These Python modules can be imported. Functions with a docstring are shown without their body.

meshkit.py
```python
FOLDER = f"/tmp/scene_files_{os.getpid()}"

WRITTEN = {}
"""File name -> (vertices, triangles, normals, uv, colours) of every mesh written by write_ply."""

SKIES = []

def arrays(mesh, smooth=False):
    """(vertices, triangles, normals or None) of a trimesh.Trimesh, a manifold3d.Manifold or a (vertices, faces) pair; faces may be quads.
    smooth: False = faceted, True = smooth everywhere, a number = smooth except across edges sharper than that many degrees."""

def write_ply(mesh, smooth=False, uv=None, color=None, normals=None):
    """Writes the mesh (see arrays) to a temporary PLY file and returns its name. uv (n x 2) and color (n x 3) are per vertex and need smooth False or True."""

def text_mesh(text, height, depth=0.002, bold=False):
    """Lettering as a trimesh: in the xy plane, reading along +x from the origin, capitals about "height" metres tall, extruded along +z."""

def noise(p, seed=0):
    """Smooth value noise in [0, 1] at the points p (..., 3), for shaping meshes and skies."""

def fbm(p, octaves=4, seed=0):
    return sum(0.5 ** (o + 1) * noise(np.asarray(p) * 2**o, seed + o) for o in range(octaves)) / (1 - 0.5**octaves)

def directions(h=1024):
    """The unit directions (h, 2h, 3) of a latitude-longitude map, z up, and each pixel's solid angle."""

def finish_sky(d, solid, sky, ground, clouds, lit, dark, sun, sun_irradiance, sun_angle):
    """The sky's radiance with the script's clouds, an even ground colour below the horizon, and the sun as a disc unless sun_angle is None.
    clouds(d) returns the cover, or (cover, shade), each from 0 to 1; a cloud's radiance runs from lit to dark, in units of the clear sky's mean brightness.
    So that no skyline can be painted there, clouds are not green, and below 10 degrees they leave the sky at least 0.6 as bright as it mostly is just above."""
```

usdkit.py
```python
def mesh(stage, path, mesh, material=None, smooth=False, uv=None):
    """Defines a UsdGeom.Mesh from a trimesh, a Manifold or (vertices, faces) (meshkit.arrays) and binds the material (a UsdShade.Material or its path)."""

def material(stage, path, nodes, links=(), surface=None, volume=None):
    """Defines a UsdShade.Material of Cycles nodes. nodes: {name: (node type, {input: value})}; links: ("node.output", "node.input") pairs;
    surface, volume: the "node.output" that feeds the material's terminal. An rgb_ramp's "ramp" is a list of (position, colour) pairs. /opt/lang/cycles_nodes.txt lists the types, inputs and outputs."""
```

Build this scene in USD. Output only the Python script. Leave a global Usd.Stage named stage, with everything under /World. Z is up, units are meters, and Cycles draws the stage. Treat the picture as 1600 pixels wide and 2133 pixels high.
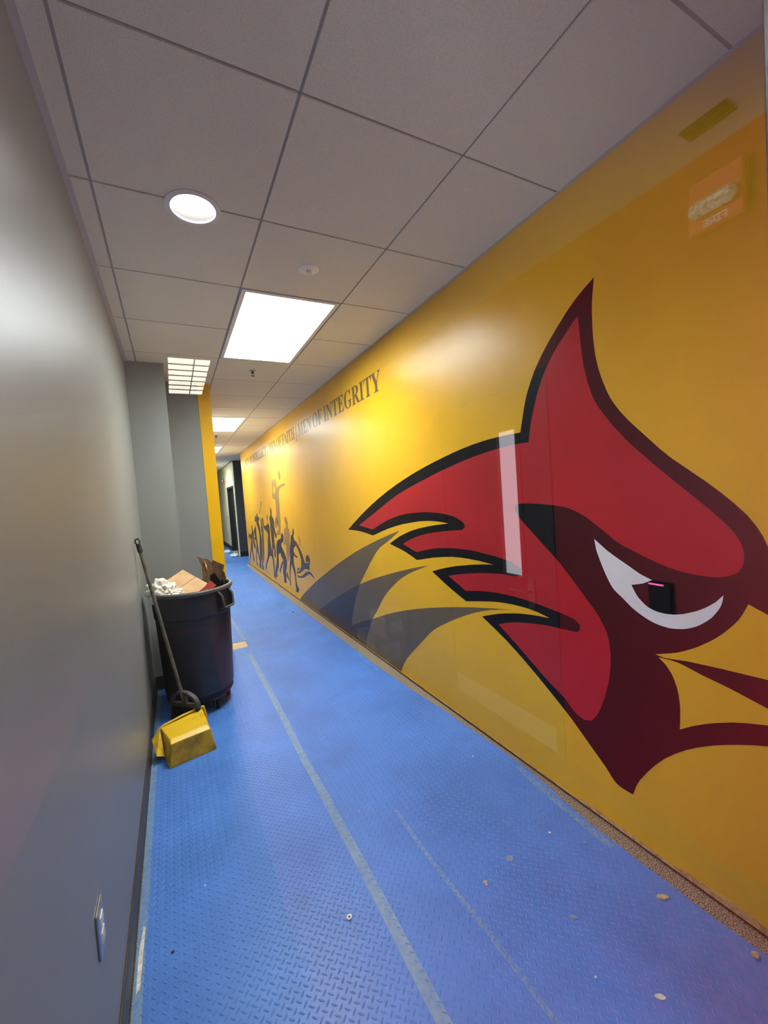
import math
import numpy as np
import trimesh
import usdkit
import meshkit
from pxr import Usd, UsdGeom, UsdLux, UsdShade, Gf, Sdf
from shapely.geometry import Polygon, Point, box as sbox
from shapely import affinity
from scipy.spatial.transform import Rotation

rng = np.random.default_rng(7)
stage = Usd.Stage.CreateInMemory()
UsdGeom.SetStageUpAxis(stage, 'Z')
UsdGeom.SetStageMetersPerUnit(stage, 1.0)
UsdGeom.Xform.Define(stage, '/World')
UsdGeom.Scope.Define(stage, '/World/Looks')

# ---------------------------------------------------------------- camera, sky, light levels, exposure
EYE = (0.0, 0.0, 1.5107)
RC = Rotation.from_euler('zxy', [0.4729, 0.0461, -0.0719]).as_matrix()      # world -> right, forward, up
cam = UsdGeom.Camera.Define(stage, '/World/camera')
M = Gf.Matrix4d(1.0)
for row, vec in enumerate((RC[0], RC[2], -RC[1])):
    M.SetRow3(row, Gf.Vec3d(*map(float, vec)))
M.SetTranslateOnly(Gf.Vec3d(*EYE))
cam.AddTransformOp().Set(M)
cam.CreateHorizontalApertureAttr(24.0)
cam.CreateVerticalApertureAttr(24.0 * 2133 / 1600)
cam.CreateFocalLengthAttr(24.0 * 855.25 / 1600)
cam.CreateClippingRangeAttr(Gf.Vec2f(0.02, 200.0))
cam.CreateExposureAttr(2.5)

dome = UsdLux.DomeLight.Define(stage, '/World/sky')                           # the building is closed: only a trace comes in
dome.CreateIntensityAttr(0.05)
dome.CreateColorAttr(Gf.Vec3f(0.75, 0.85, 1.0))

LAMP = 7.6           # radiance of the ceiling lamps' lenses
DOWNLIGHT = 5.0
LOBBY_LAMP = 2.1
UNSEEN_WINDOW = 1.6  # glow of the unseen window that lights the lobby
DOOR_LITE = 0.6

# ---------------------------------------------------------------- measures of the corridor
ZC = 2.7224          # ceiling
XL, XR = -0.25, 1.5637
GX = (-0.166, 0.444, 1.054)
GY0, T = 1.219, 0.61
YG = 0.30            # glass door between lobby and corridor
YEND = 18.0

# outlines of the printed wall graphics in millimetres on the wall (along the corridor, up); ring|hole;next
PRINT = {
    'outline': '1079,2306 1125,2283 1155,2266 1185,2246 1214,2224 1270,2175 1309,2138 1347,2099 1382,2057 1404,2027 1422,1997 1439,1966 1455,1934 1462,1916 1475,1878 1495,1810 1508,1762 1634,1764 1735,1762 1805,1758 1877,1752 1955,1743 1996,1738 2082,1725 2172,1710 2270,1693 2374,1673 2544,1637 2671,1606 2805,1571 2953,1528 3117,1475 3202,1445 3290,1414 3380,1380 3458,1349 3539,1316 3705,1245 3882,1166 3713,1167 3609,1165 3559,1163 3514,1160 3427,1153 3306,1140 3106,1191 2982,1220 2922,1232 2817,1251 2765,1260 2667,1273 2589,1282 2500,1291 2444,1294 2390,1297 2314,1297 2266,1295 2221,1292 2156,1286 2296,1271 2397,1258 2537,1235 2628,1216 2728,1189 2796,1168 2830,1156 2911,1125 2993,1090 2852,1067 2766,1051 2726,1042 2674,1029 2578,1001 2443,1028 2358,1044 2244,1060 2140,1072 2107,1074 2042,1077 1951,1077 1866,1075 1761,1068 1876,1054 1958,1042 2032,1029 2098,1017 2165,1003 2230,987 2291,971 2386,943 2298,906 2214,871 2119,837 2028,806 1924,827 1794,852 1742,860 1668,867 1622,870 1577,871 1514,871 1459,866 1429,861 1386,853 1460,847 1516,841 1581,831 1626,822 1698,805 1748,791 1814,769 1884,744 1764,690 1686,652 1641,627 1577,590 1522,556 1470,523 1356,445 1296,402 1261,373 1131,263 1098,228 1089,221 1078,216 1069,214 1058,213 1037,213 1014,215 1000,257 986,288 952,345 920,392 886,436 848,476 808,513 772,541 722,575 677,601 642,619 616,632 559,656 505,674 471,683 436,689 403,691 372,692 367,1066 414,1083 447,1096 484,1112 524,1133 542,1184 560,1255 574,1297 588,1326 601,1347 612,1363 642,1398 678,1435 719,1473 820,1560 855,1595 943,1693 968,1722 998,1761 1021,1796 1033,1818 1045,1844 1064,1897 1079,1949 1084,1976 1089,2004 1093,2045 1095,2073 1096,2114 1095,2175 1093,2207 1090,2236',
    'red': '1158,2185 1180,2172 1196,2160 1277,2090 1299,2067 1310,2053 1333,2023 1354,1992 1374,1957 1392,1920 1408,1881 1421,1847 1433,1812 1443,1776 1459,1707 1550,1708 1600,1706 1653,1704 1707,1700 1784,1693 1903,1678 2025,1659 2205,1626 2355,1595 2587,1544 2715,1513 2782,1495 2855,1473 2930,1449 3007,1423 3256,1336 3599,1219 3296,1194 3163,1238 3098,1257 3035,1275 2973,1291 2912,1305 2842,1318 2773,1330 2707,1339 2612,1348 2522,1353 2436,1356 2357,1356 2282,1354 2212,1348 2160,1342 2111,1334 2088,1329 2067,1323 2031,1309 1999,1293 1989,1270 2022,1250 2154,1239 2299,1223 2376,1212 2415,1206 2485,1192 2575,1171 2636,1154 2703,1131 2772,1105 2577,1060 2483,1080 2395,1098 2311,1112 2262,1118 2214,1122 2123,1128 2038,1131 1956,1131 1917,1130 1843,1125 1746,1117 1687,1110 1660,1105 1619,1096 1593,1087 1554,1073 1550,1044 1573,1033 1593,1027 1610,1025 1680,1025 1713,1022 1781,1016 1889,1002 1966,989 2036,976 2098,963 2195,940 2022,871 1919,890 1871,897 1816,904 1738,911 1689,914 1641,915 1596,915 1539,913 1484,910 1413,904 1357,898 1279,888 1266,886 1254,883 1243,878 1232,869 1222,860 1223,840 1238,825 1400,814 1438,809 1499,799 1584,783 1630,772 1684,756 1747,732 1621,658 1452,553 1415,532 1360,504 1326,485 1315,477 1284,450 1273,442 1255,434 1223,427 1188,441 1172,462 1158,483 1149,499 1135,531 1118,579 1107,616 1097,652 1090,688 1086,720 1083,751 1083,781 1086,818 1090,841 1097,866 1102,878 1115,902 1129,925 1139,939 1150,952 1197,1003 1252,1066 1301,1117 1341,1156 1416,1220 1535,1324 1562,1353 1572,1366 1575,1376 1576,1393 1558,1402 1541,1407 1525,1408 1465,1408 1396,1404 1332,1398 1274,1390 1248,1384 1227,1376 1206,1367 1169,1348 1117,1312 1044,1257 1029,1248 1010,1237 937,1205 879,1182 841,1170 816,1164 793,1160 758,1156 722,1155 705,1156 685,1159 665,1165 652,1173 639,1181 631,1195 627,1204 624,1214 622,1228 623,1245 625,1259 629,1273 635,1287 647,1308 670,1337 709,1379 784,1451 880,1544 959,1627 986,1658 1036,1722 1064,1762 1089,1802 1103,1830 1114,1859 1127,1903 1137,1948 1142,1977 1148,2025',
    'eye': '1132,1254 1127,1219 1123,1201 1109,1162 1099,1136 1087,1108 1070,1074 1060,1059 1054,1052 1044,1043 1023,1027 986,995 961,979 934,965 917,958 900,953 882,949 866,948 849,947 833,949 809,954 794,959 779,966 763,975 748,986 729,1003 714,1019 706,1031 694,1050 688,1063 683,1080 680,1100 702,1073 717,1060 733,1047 754,1033 769,1025 801,1010 826,1002 844,999 861,997 886,998 901,1001 916,1006 923,1009 936,1018 947,1028 958,1039 971,1060 982,1084 959,1090 937,1097 920,1106 903,1115 930,1125 947,1132 999,1163 1044,1189 1078,1211',
    'beak1': '902,833 875,830 859,831 816,839 790,843 701,851 485,865 370,870 368,967 499,1027 615,1084 631,1048 640,1030 652,1013 667,993 683,974 700,956 719,938 758,906 780,891 802,877 825,864 850,853',
    'beak2': '891,825 867,805 854,788 846,775 840,760 831,733 826,703 823,669 824,627 827,579 784,613 748,637 709,660 664,683 627,698 577,715 539,725 470,740 650,788 679,795 751,809 800,822 813,825 826,827 847,828',
    'band0': '3026,1155 3183,1114 3350,1067 3593,995 3758,943 3843,914 3989,865 4168,801 4424,707 4701,600 5019,474 5131,428 5245,380 5557,243 5659,197 5759,150 5855,101 5944,51 5987,24 5995,18 5131,18 5091,63 5091,63 5091,63 5091,63 5091,63 4865,162 4865,162 4568,290 4568,290 4402,360 4402,360 4245,425 4245,425 3998,521 3998,521 3837,581 3837,581 3760,610 3760,610 3685,635 3684,636 3684,636 3663,656 3663,656 3618,697 3618,697 3550,755 3435,858 3435,858 3406,883 3406,883 3309,958 3309,958 3276,983 3276,983 3241,1007 3241,1007 3204,1029 3204,1029 3164,1050 3164,1050 3127,1066 3127,1066 3053,1096 3009,1115 2927,1153 2815,1206 2927,1180',
    'band1': '2725,912 2914,864 3219,781 3339,747 3446,714 3586,669 3684,635 3719,598 3752,560 3782,521 3810,482 3862,403 3887,362 3911,320 3932,278 3952,236 3970,194 3987,152 3990,145 3986,146 3986,146 3850,203 3850,203 3719,254 3719,254 3623,288 3623,288 3443,350 3441,353 3441,353 3424,370 3424,370 3331,453 3303,480 3225,559 3225,559 3198,585 3198,585 3169,610 3169,610 3102,662 3102,662 3068,687 3068,687 2996,734 2996,734 2960,757 2960,757 2895,795 2895,795 2828,830 2828,830 2794,846 2794,846 2718,880 2718,880 2631,913 2631,913 2505,955 2505,955 2426,979 2426,979 2415,981 2555,952',
    'band2': '1967,780 2137,744 2280,712 2461,668 2597,633 2770,584 2895,546 3019,506 3151,460 3441,350 3441,350 3443,349 3468,321 3494,289 3516,258 3537,226 3607,115 3624,84 3630,69 3634,51 3635,33 3634,18 2949,18 2943,32 2943,32 2931,55 2931,55 2916,78 2916,78 2899,102 2899,102 2880,126 2880,126 2837,173 2837,173 2817,192 2817,192 2773,231 2773,231 2496,461 2496,461 2438,506 2438,506 2408,526 2408,526 2381,543 2381,543 2325,575 2325,575 2170,655 2170,655 2066,703 2066,703 1971,744 1971,744 1882,777 1882,777 1813,799 1813,799 1735,819 1735,819 1648,837 1812,809',
    'overlap': '3956,18 3634,18 3635,33 3634,51 3630,69 3624,84 3607,115 3538,226 3517,258 3494,290 3469,321 3443,350 3623,288 3719,254 3850,202 3986,146 3990,144 3987,152 3971,194 3952,236 3933,278 3911,320 3888,362 3862,403 3810,482 3782,521 3752,560 3720,598 3685,635 3760,609 3837,581 3998,521 4245,424 4402,360 4567,290 4865,162 5091,62 5131,18 4251,18',
    'sil_ball': '6580,1917 6582,1933 6590,1953 6614,1981 6632,1989 6664,1995 6696,1988 6712,1978 6730,1954 6736,1928 6732,1896 6716,1867 6698,1852 6667,1840 6626,1843 6601,1860 6585,1886',
    'sil_jumper': '6998,1890 7051,1856 7070,1837 7078,1825 7085,1798 7084,1784 7075,1757 7022,1707 7020,1698 7025,1686 7037,1675 7074,1654 7122,1632 7217,1635 7212,1676 7196,1716 7146,1772 7132,1800 7127,1832 7132,1882 7181,1867 7224,1846 7245,1822 7250,1797 7245,1744 7250,1719 7294,1641 7299,1622 7291,1585 7284,1568 7275,1561 7260,1554 7213,1543 7084,1527 7093,1435 7111,1319 7114,1171 7110,1152 7103,1133 7053,1077 7032,1034 7035,1026 7043,1019 7059,1012 7166,984 7205,967 7226,947 7236,915 6946,932 6911,982 6872,1055 6850,1118 6841,1167 6836,1265 6809,1433 6799,1594 6788,1627 6758,1662 6719,1688 6653,1708 6577,1721 6346,1738 6325,1763 6436,1775 6552,1772 6696,1759 6934,1722 6938,1751 6938,1768 6929,1819 6933,1836 6953,1859',
    'sil_jumper_leg': '7199,1224 7238,1176 7257,1144 7275,1081 7273,1066 7263,1052 7242,1039 7171,1019 7072,1114 7059,1142 7060,1161 7068,1180 7081,1199 7115,1237',
    'sil_f1': '10200,783 10262,726 10277,708 10286,689 10288,672 10280,650 10242,609 10132,690 10017,673 9975,658 9964,638 9973,615 10019,567 10077,487 10193,369 10312,259 10337,232 10355,205 10369,168 10373,131 10373,95 10201,246 10054,382 9992,332 9938,281 9929,260 9932,215 9927,194 9906,176 9841,159 9719,147 9782,244 9831,339 9848,390 9852,440 9844,488 9826,560 9816,634 9809,653 9796,672 9780,689 9711,740 9674,773 9664,789 9651,821 9645,867 9745,847 9833,819 9888,789 9927,758 10059,775',
    'sil_f1b': '9760,994 9782,926 9786,882 9783,860 9777,845 9736,785 9729,770 9726,747 9727,723 9740,652 9737,629 9722,575 9701,541 9663,512 9614,487 9527,453 9464,503 9456,513 9451,534 9459,553 9521,609 9536,628 9551,663 9571,733 9572,753 9562,816 9566,836 9581,855 9638,891 9660,912 9673,943 9673,989',
    'sil_f2': '9270,1019 9297,978 9325,958 9482,891 9511,874 9519,861 9517,848 9507,836 9437,782 9378,745 9526,721 9528,710 9526,700 9514,691 9496,686 9355,672 9313,658 9296,640 9295,619 9339,533 9432,424 9451,392 9481,328 9500,265 9509,210 9510,164 9505,96 9347,115 9379,142 9404,169 9414,190 9418,213 9418,235 9406,282 9387,327 9361,370 9311,435 9241,412 9206,392 9189,369 9177,319 9165,296 9139,274 9087,251 9028,228 9039,288 9051,326 9108,427 9119,453 9144,569 9172,652 9192,727 9202,786 9204,825 9203,904 9191,954 9193,966 9208,985 9243,1006',
    'sil_f3': '8943,1282 9007,1231 9088,1179 9124,1209 9190,1235 9247,1180 9257,1167 9267,1142 9268,1119 9263,1086 9110,1098 9091,1062 9064,1027 9027,999 8963,959 8915,913 8883,865 8875,848 8868,818 8870,787 8877,755 8929,586 8978,437 9033,286 9061,250 9156,169 9186,132 9176,103 9108,86 8981,81 8964,160 8945,213 8932,240 8881,318 8818,396 8878,95 8655,111 8697,154 8732,199 8745,222 8753,247 8755,267 8749,311 8722,415 8675,570 8648,679 8643,726 8646,749 8653,767 8700,839 8707,857 8708,874 8695,940 8705,967 8723,990 8757,1024 8828,1068 8839,1080 8839,1092 8829,1101 8748,1141 8736,1151 8726,1166 8722,1181 8727,1187 8739,1193 8757,1197 8883,1211 8896,1218 8898,1226 8884,1253 8890,1261',
    'sil_f4': '8550,1190 8582,1086 8614,1001 8625,959 8625,913 8616,844 8614,798 8615,728 8623,646 8637,575 8672,432 8722,250 8647,259 8565,352 8531,398 8509,437 8482,513 8454,625 8412,765 8380,923 8377,953 8380,982 8390,1011 8452,1090 8454,1104 8444,1132 8443,1146 8450,1159 8483,1174',
    'sil_stick': '8435,1524 8446,1470 8464,1443 8562,1370 8604,1331 8659,1271 8610,1265 8565,1321 8530,1357 8491,1389 8427,1430 8395,1456 8377,1487 8368,1517',
    'sil_f5': '8352,1207 8393,1175 8408,1159 8417,1138 8416,1118 8406,1098 8392,1078 8357,1039 8334,1005 8323,994 8306,984 8261,970 8129,949 8012,922 7970,899 7961,873 7974,843 8023,781 8038,751 8057,671 8074,617 8109,535 8138,479 8160,450 8187,421 8216,397 8329,324 8365,300 8392,276 8426,240 8451,204 8457,188 8456,172 8453,163 8439,146 8410,123 8381,178 8362,205 8339,233 8310,261 8274,290 8210,329 8066,407 7941,486 7838,480 7771,471 7734,458 7694,436 7680,504 7683,538 7691,556 7758,644 7784,705 7795,747 7798,768 7795,811 7780,875 7764,964 7769,1036 7781,1061 7795,1073 7861,1102 7872,1108 7885,1124 7885,1141 7859,1194 7861,1211 7865,1218 7892,1255 7958,1247 7940,1170 7931,1158 7900,1132 7889,1119 7891,1106 7922,1089 7995,1069 8073,1053 8205,1031 8262,1055 8304,1081 8313,1096 8309,1112 8292,1144 8289,1160 8297,1175 8331,1197',
    'sil_f6': '7573,1401 7585,1327 7592,1253 7647,1244 7677,1236 7687,1227 7704,1197 7702,1180 7676,1131 7671,1115 7670,1090 7688,989 7690,964 7682,914 7664,840 7659,753 7664,690 7703,561 7712,501 7715,442 7713,353 7696,208 7700,188 7725,143 7730,122 7718,106 7682,96 7661,95 7532,94 7565,131 7582,157 7591,176 7602,217 7611,284 7602,394 7603,421 7610,445 7645,516 7649,541 7643,567 7633,584 7603,620 7544,675 7511,616 7510,598 7526,558 7529,538 7522,521 7498,507 7448,494 7410,559 7401,590 7400,610 7405,630 7431,689 7437,709 7447,769 7448,809 7446,830 7434,871 7393,954 7345,909 7275,853 7243,867 7220,885 7219,903 7233,920 7278,954 7294,971 7339,1039 7344,1053 7345,1069 7331,1118 7330,1134 7340,1159 7367,1189 7394,1208 7471,1238 7499,1254 7503,1264 7500,1274 7477,1305 7475,1316 7476,1336 7484,1357 7508,1376 7549,1393',
    'sil_f7': '6789,980 6866,944 6887,926 6897,907 6897,878 7051,853 7165,825 7192,815 7230,793 7284,743 7307,713 7328,669 7332,649 7330,629 7318,570 7319,550 7336,504 7363,456 7399,408 7511,302 7539,265 7557,233 7565,203 7562,189 7549,170 7500,136 7398,164 7429,196 7434,208 7433,220 7426,233 7413,245 7302,311 7273,338 7255,364 7214,486 7217,528 7211,549 7191,570 7149,591 7036,625 7020,591 7000,570 6971,555 6900,532 6887,526 6875,513 6872,498 6875,482 6903,413 6947,331 6952,311 6952,292 6946,273 6923,219 6919,200 6919,160 6924,119 6767,145 6763,224 6765,275 6760,309 6751,327 6739,342 6662,418 6638,465 6631,510 6636,539 6650,567 6670,594 6699,621 6780,673 6866,712 6903,733 6923,747 6928,754 6929,762 6924,770 6905,786 6873,801 6812,822 6778,839 6751,859 6728,889 6721,918 6726,936 6732,945 6756,963',
    'sil_f7b': '6899,463 6904,478 6925,498 7044,423 7186,318 7200,302 7208,287 7207,272 7199,257 7188,243 7140,289 7095,327 6994,398 6911,447',
    'sil_f7c': '6653,352 6711,304 6722,289 6727,276 6723,264 6714,258 6687,247 6621,229 6546,214 6611,281',
    'sil_f8': '6538,1242 6563,1210 6564,1195 6525,1151 6481,1088 6588,1057 6621,1041 6633,1032 6648,1012 6669,976 6673,959 6677,909 6681,892 6695,874 6744,835 6762,816 6763,800 6740,788 6697,780 6600,799 6594,712 6596,602 6593,493 6528,529 6481,562 6447,592 6432,612 6396,687 6362,744 6344,781 6338,809 6343,862 6340,881 6307,961 6305,980 6310,1029 6323,1052 6373,1085 6390,1102 6389,1111 6361,1148 6359,1156 6365,1167 6428,1245',
    'sil_f9': '6082,1089 6107,1032 6144,979 6217,975 6284,855 6361,735 6378,689 6383,624 6393,581 6460,465 6485,408 6505,351 6524,270 6530,222 6533,150 6481,153 6487,237 6479,294 6468,324 6425,395 6329,524 6286,466 6212,386 6197,365 6186,344 6180,307 6182,105 6067,111 6025,141 6001,168 6002,180 6014,190 6074,215 6088,225 6102,243 6114,282 6129,411 6136,444 6179,525 6185,556 6183,597 6177,626 6144,691 6126,670 6105,660 6090,656 6032,650 5960,649 5955,660 5955,665 5963,671 5977,675 6060,689 6122,708 6142,725 6146,739 6143,754 6132,770 6112,785 6070,804 5988,827 6025,883 6082,942 6090,955 6091,962 6086,970 6041,1007 6035,1015 6033,1029 6038,1049 6052,1067',
    'sil_swimmer': '6068,912 5977,838 5872,773 5822,730 5795,700 5774,669 5761,642 5756,613 5766,572 5784,544 5812,518 5866,481 5909,455 6086,420 6078,416 6053,410 6032,411 5918,424 5761,476 5663,514 5589,534 5476,548 5376,547 5371,644 5592,621 5637,689 5658,716 5689,743 5730,772 5871,853 5926,879 5977,894',
    'sil_swim_head': '5453,746 5499,713 5520,688 5523,669 5514,641 5368,659 5342,616 5328,655 5325,679 5335,709 5347,728 5358,735 5398,743',
    'sil_curl': '6011,482 5968,477 6059,447 6014,446 5956,463 5911,484 5886,508 5935,512',
    'sil_wave': '6058,389 6034,366 6010,360 5991,359 5889,364 5770,381 5655,407 5535,450 5397,494 5280,479 5183,457 5220,485 5252,500 5307,515 5388,527 5473,513 5555,495 5619,471 5708,431 5836,397 5930,382 5997,382',
    'sil_racket': '5842,971 5810,970 5783,959 5760,939 5750,913 5754,885 5768,862 5792,843 5822,832 5793,839 5769,850 5747,869 5734,892 5732,917 5740,941 5761,961 5787,973 5818,975',
}
# serif capitals, cap height 1000: outline and advance
GLYPH = {
    'M': ('30,0 30,39 85,45 141,76 162,122 167,163 162,892 152,923 130,945 34,966 34,1000 409,1000 697,325 985,1000 1360,1000 1360,966 1300,955 1258,929 1232,856 1236,114 1247,81 1278,50 1355,39 1355,0 872,0 872,39 942,50 984,81 1000,138 994,849 981,834 635,0 591,0 251,814 233,827 237,113 269,60 325,40 369,39 374,0', 1.394),
    'E': ('30,34 84,40 126,56 157,97 167,159 162,877 147,923 126,945 89,960 34,966 34,1000 877,1000 877,704 842,704 837,750 807,830 762,885 711,916 585,946 453,946 431,940 410,918 407,543 493,547 550,573 580,603 610,659 631,754 670,759 670,261 631,261 625,325 605,391 560,452 488,483 407,487 404,109 426,75 483,59 601,64 691,84 746,109 821,169 886,269 901,315 946,315 887,0 30,0', 0.97),
    'N': ('39,0 39,39 104,45 146,71 167,139 167,852 77,954 39,966 39,1000 350,1000 856,383 857,887 846,919 820,945 729,966 729,1000 1054,1000 1054,966 973,950 942,919 931,886 926,-25 887,-25 867,-5 243,755 237,123 257,72 278,55 365,39 365,0', 1.089),
    'O': ('59,468 64,586 79,655 108,734 167,833 222,892 325,966 404,1000 517,1025 645,1025 744,1005 828,970 916,911 995,828 1059,714 1084,635 1099,522 1089,389 1059,291 975,153 897,79 773,10 616,-25 488,-20 379,10 301,49 212,118 158,182 103,276 74,365|320,410 340,276 370,186 415,111 460,65 536,30 591,25 692,55 748,106 788,176 818,276 833,385 832,611 813,734 788,809 743,889 697,935 626,970 542,975 476,955 405,894 360,809 330,690 320,600', 1.158),
    'F': ('30,966 30,1000 867,1000 867,704 828,704 818,769 787,840 752,885 696,921 596,946 484,951 422,940 404,917 399,553 407,543 488,552 545,578 596,644 626,764 665,764 665,261 626,261 601,381 555,452 478,488 399,487 399,154 409,103 452,55 513,39 562,39 566,0 34,0 34,39 85,45 121,60 147,87 163,133 163,871 152,908 131,935 90,955', 0.892),
    'I': ('30,0 30,39 95,50 151,91 167,159 162,897 147,934 125,950 30,966 30,1000 537,1000 537,966 436,945 404,892 404,124 415,91 446,60 542,39 542,0', 0.571),
    'T': ('25,1000 901,1000 901,700 867,700 842,805 812,860 766,905 675,946 581,946 581,128 597,82 623,55 675,40 719,39 719,0 202,0 202,39 247,40 303,60 324,82 340,123 345,946 251,946 170,910 99,830 74,764 64,700 25,700', 0.931),
    'L': ('34,0 34,39 69,40 125,60 147,82 163,129 163,877 152,913 126,945 34,966 34,1000 552,1000 552,966 456,955 420,929 404,892 399,154 409,98 437,70 489,59 601,64 701,89 762,125 821,184 881,289 897,335 941,340 887,5', 0.941),
    'C': ('59,429 64,611 103,739 197,877 305,961 429,1010 522,1025 606,1025 709,1005 852,956 895,972 921,1025 961,1025 961,680 921,680 901,736 851,820 761,915 661,965 553,975 466,945 400,884 360,809 325,670 315,444 325,345 355,230 410,135 456,95 516,64 557,54 665,54 801,105 870,154 946,232 985,192 882,79 833,44 719,-5 606,-25 478,-20 365,10 251,74 163,163 94,286', 1.03),
    'A': ('-20,39 36,55 73,92 448,1020 493,1025 853,171 903,76 924,55 975,39 975,0 502,0 502,39 583,50 614,71 625,98 605,169 551,291 228,289 173,159 163,98 174,70 215,45 281,39 281,0 -20,0|256,365 261,355 527,358 392,687 380,681', 0.961),
    'H': ('34,0 34,39 69,40 125,60 147,82 163,129 163,877 135,935 99,955 34,966 34,1000 532,1000 532,966 447,950 409,912 399,856 405,552 753,555 749,897 716,945 621,966 621,1000 1118,1000 1118,966 1027,945 1006,923 990,876 990,133 1012,75 1048,50 1113,39 1118,0 621,0 621,39 696,50 732,75 744,98 754,154 754,477 743,488 410,488 399,479 404,117 425,71 446,55 532,39 532,0', 1.153),
    'G': ('59,468 74,645 128,783 207,882 305,961 394,1000 517,1025 650,1020 719,1005 832,961 872,961 900,982 921,1025 961,1025 961,675 921,680 886,765 836,840 767,910 691,955 620,975 557,975 486,955 440,925 385,854 340,729 320,571 320,434 350,250 385,166 415,120 460,75 511,45 567,30 654,30 712,50 744,93 754,129 754,310 727,373 680,394 606,399 606,438 1099,438 1099,399 1023,388 1001,372 986,336 975,59 823,5 685,-20 507,-20 365,15 256,74 158,172 94,291', 1.118),
    'R': ('34,0 34,39 69,40 125,60 147,82 163,129 163,877 135,935 99,955 34,966 34,1000 586,1000 724,975 837,921 887,867 911,808 911,670 887,611 837,557 749,507 707,497 700,483 957,101 1002,50 1054,39 1059,0 744,0 438,468 399,463 404,118 425,71 446,55 532,39 532,0|404,517 458,512 563,533 599,553 645,610 670,729 660,823 634,885 573,935 483,951 432,940 409,918 399,871', 1.039),
    'Y': ('-30,966 -30,1000 453,1000 453,966 389,960 361,949 345,932 345,896 548,506 763,867 762,924 735,950 650,966 650,1000 966,1000 966,961 914,945 863,894 591,449 596,107 629,60 665,44 719,39 719,0 222,0 222,39 297,50 340,88 355,159 354,390 78,894 32,945', 0.936),
}


# ---------------------------------------------------------------- helpers
_used = {}


def numbered(parent, name):
    k = (str(parent), name)
    n = _used.get(k, 0)
    _used[k] = n + 1
    return f'{parent}/{name}' + (f'_{n:03d}' if n else '')


LOC = {}


def keys(prim, label=None, cat=None, group=None, kind=None):
    for k, v in (('label', label), ('category', cat), ('group', group), ('kind', kind)):
        if v:
            prim.SetCustomDataByKey(k, v)


def thing(name, label=None, cat=None, loc=(0, 0, 0), group=None, kind=None):
    path = numbered('/World', name)
    x = UsdGeom.Xform.Define(stage, path)
    x.AddTranslateOp().Set(Gf.Vec3d(*map(float, loc)))
    keys(x.GetPrim(), label, cat, group, kind)
    LOC[path] = np.array(loc, float)
    return path


def part(parent, name, mesh, mat, smooth=False, label=None, kind=None):
    path = numbered(parent, name)
    v, f, n = meshkit.arrays(mesh, smooth)
    off = LOC.get(parent, np.zeros(3))
    LOC[path] = off
    m = usdkit.mesh(stage, path, trimesh.Trimesh(v - off, f, process=False), MAT[mat])
    if n is not None:
        m.CreateNormalsAttr([Gf.Vec3f(*map(float, q)) for q in n])
        m.SetNormalsInterpolation('vertex')
    keys(m.GetPrim(), label, None, None, kind)
    return path


def single(name, mesh, mat, label=None, cat=None, smooth=False, group=None, kind=None):
    path = numbered('/World', name)
    v, f, n = meshkit.arrays(mesh, smooth)
    m = usdkit.mesh(stage, path, trimesh.Trimesh(v, f, process=False), MAT[mat])
    if n is not None:
        m.CreateNormalsAttr([Gf.Vec3f(*map(float, q)) for q in n])
        m.SetNormalsInterpolation('vertex')
    keys(m.GetPrim(), label, cat, group, kind)
    LOC[path] = np.zeros(3)
    return path


def cat_(ms):
    return trimesh.util.concatenate(list(ms))


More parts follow.
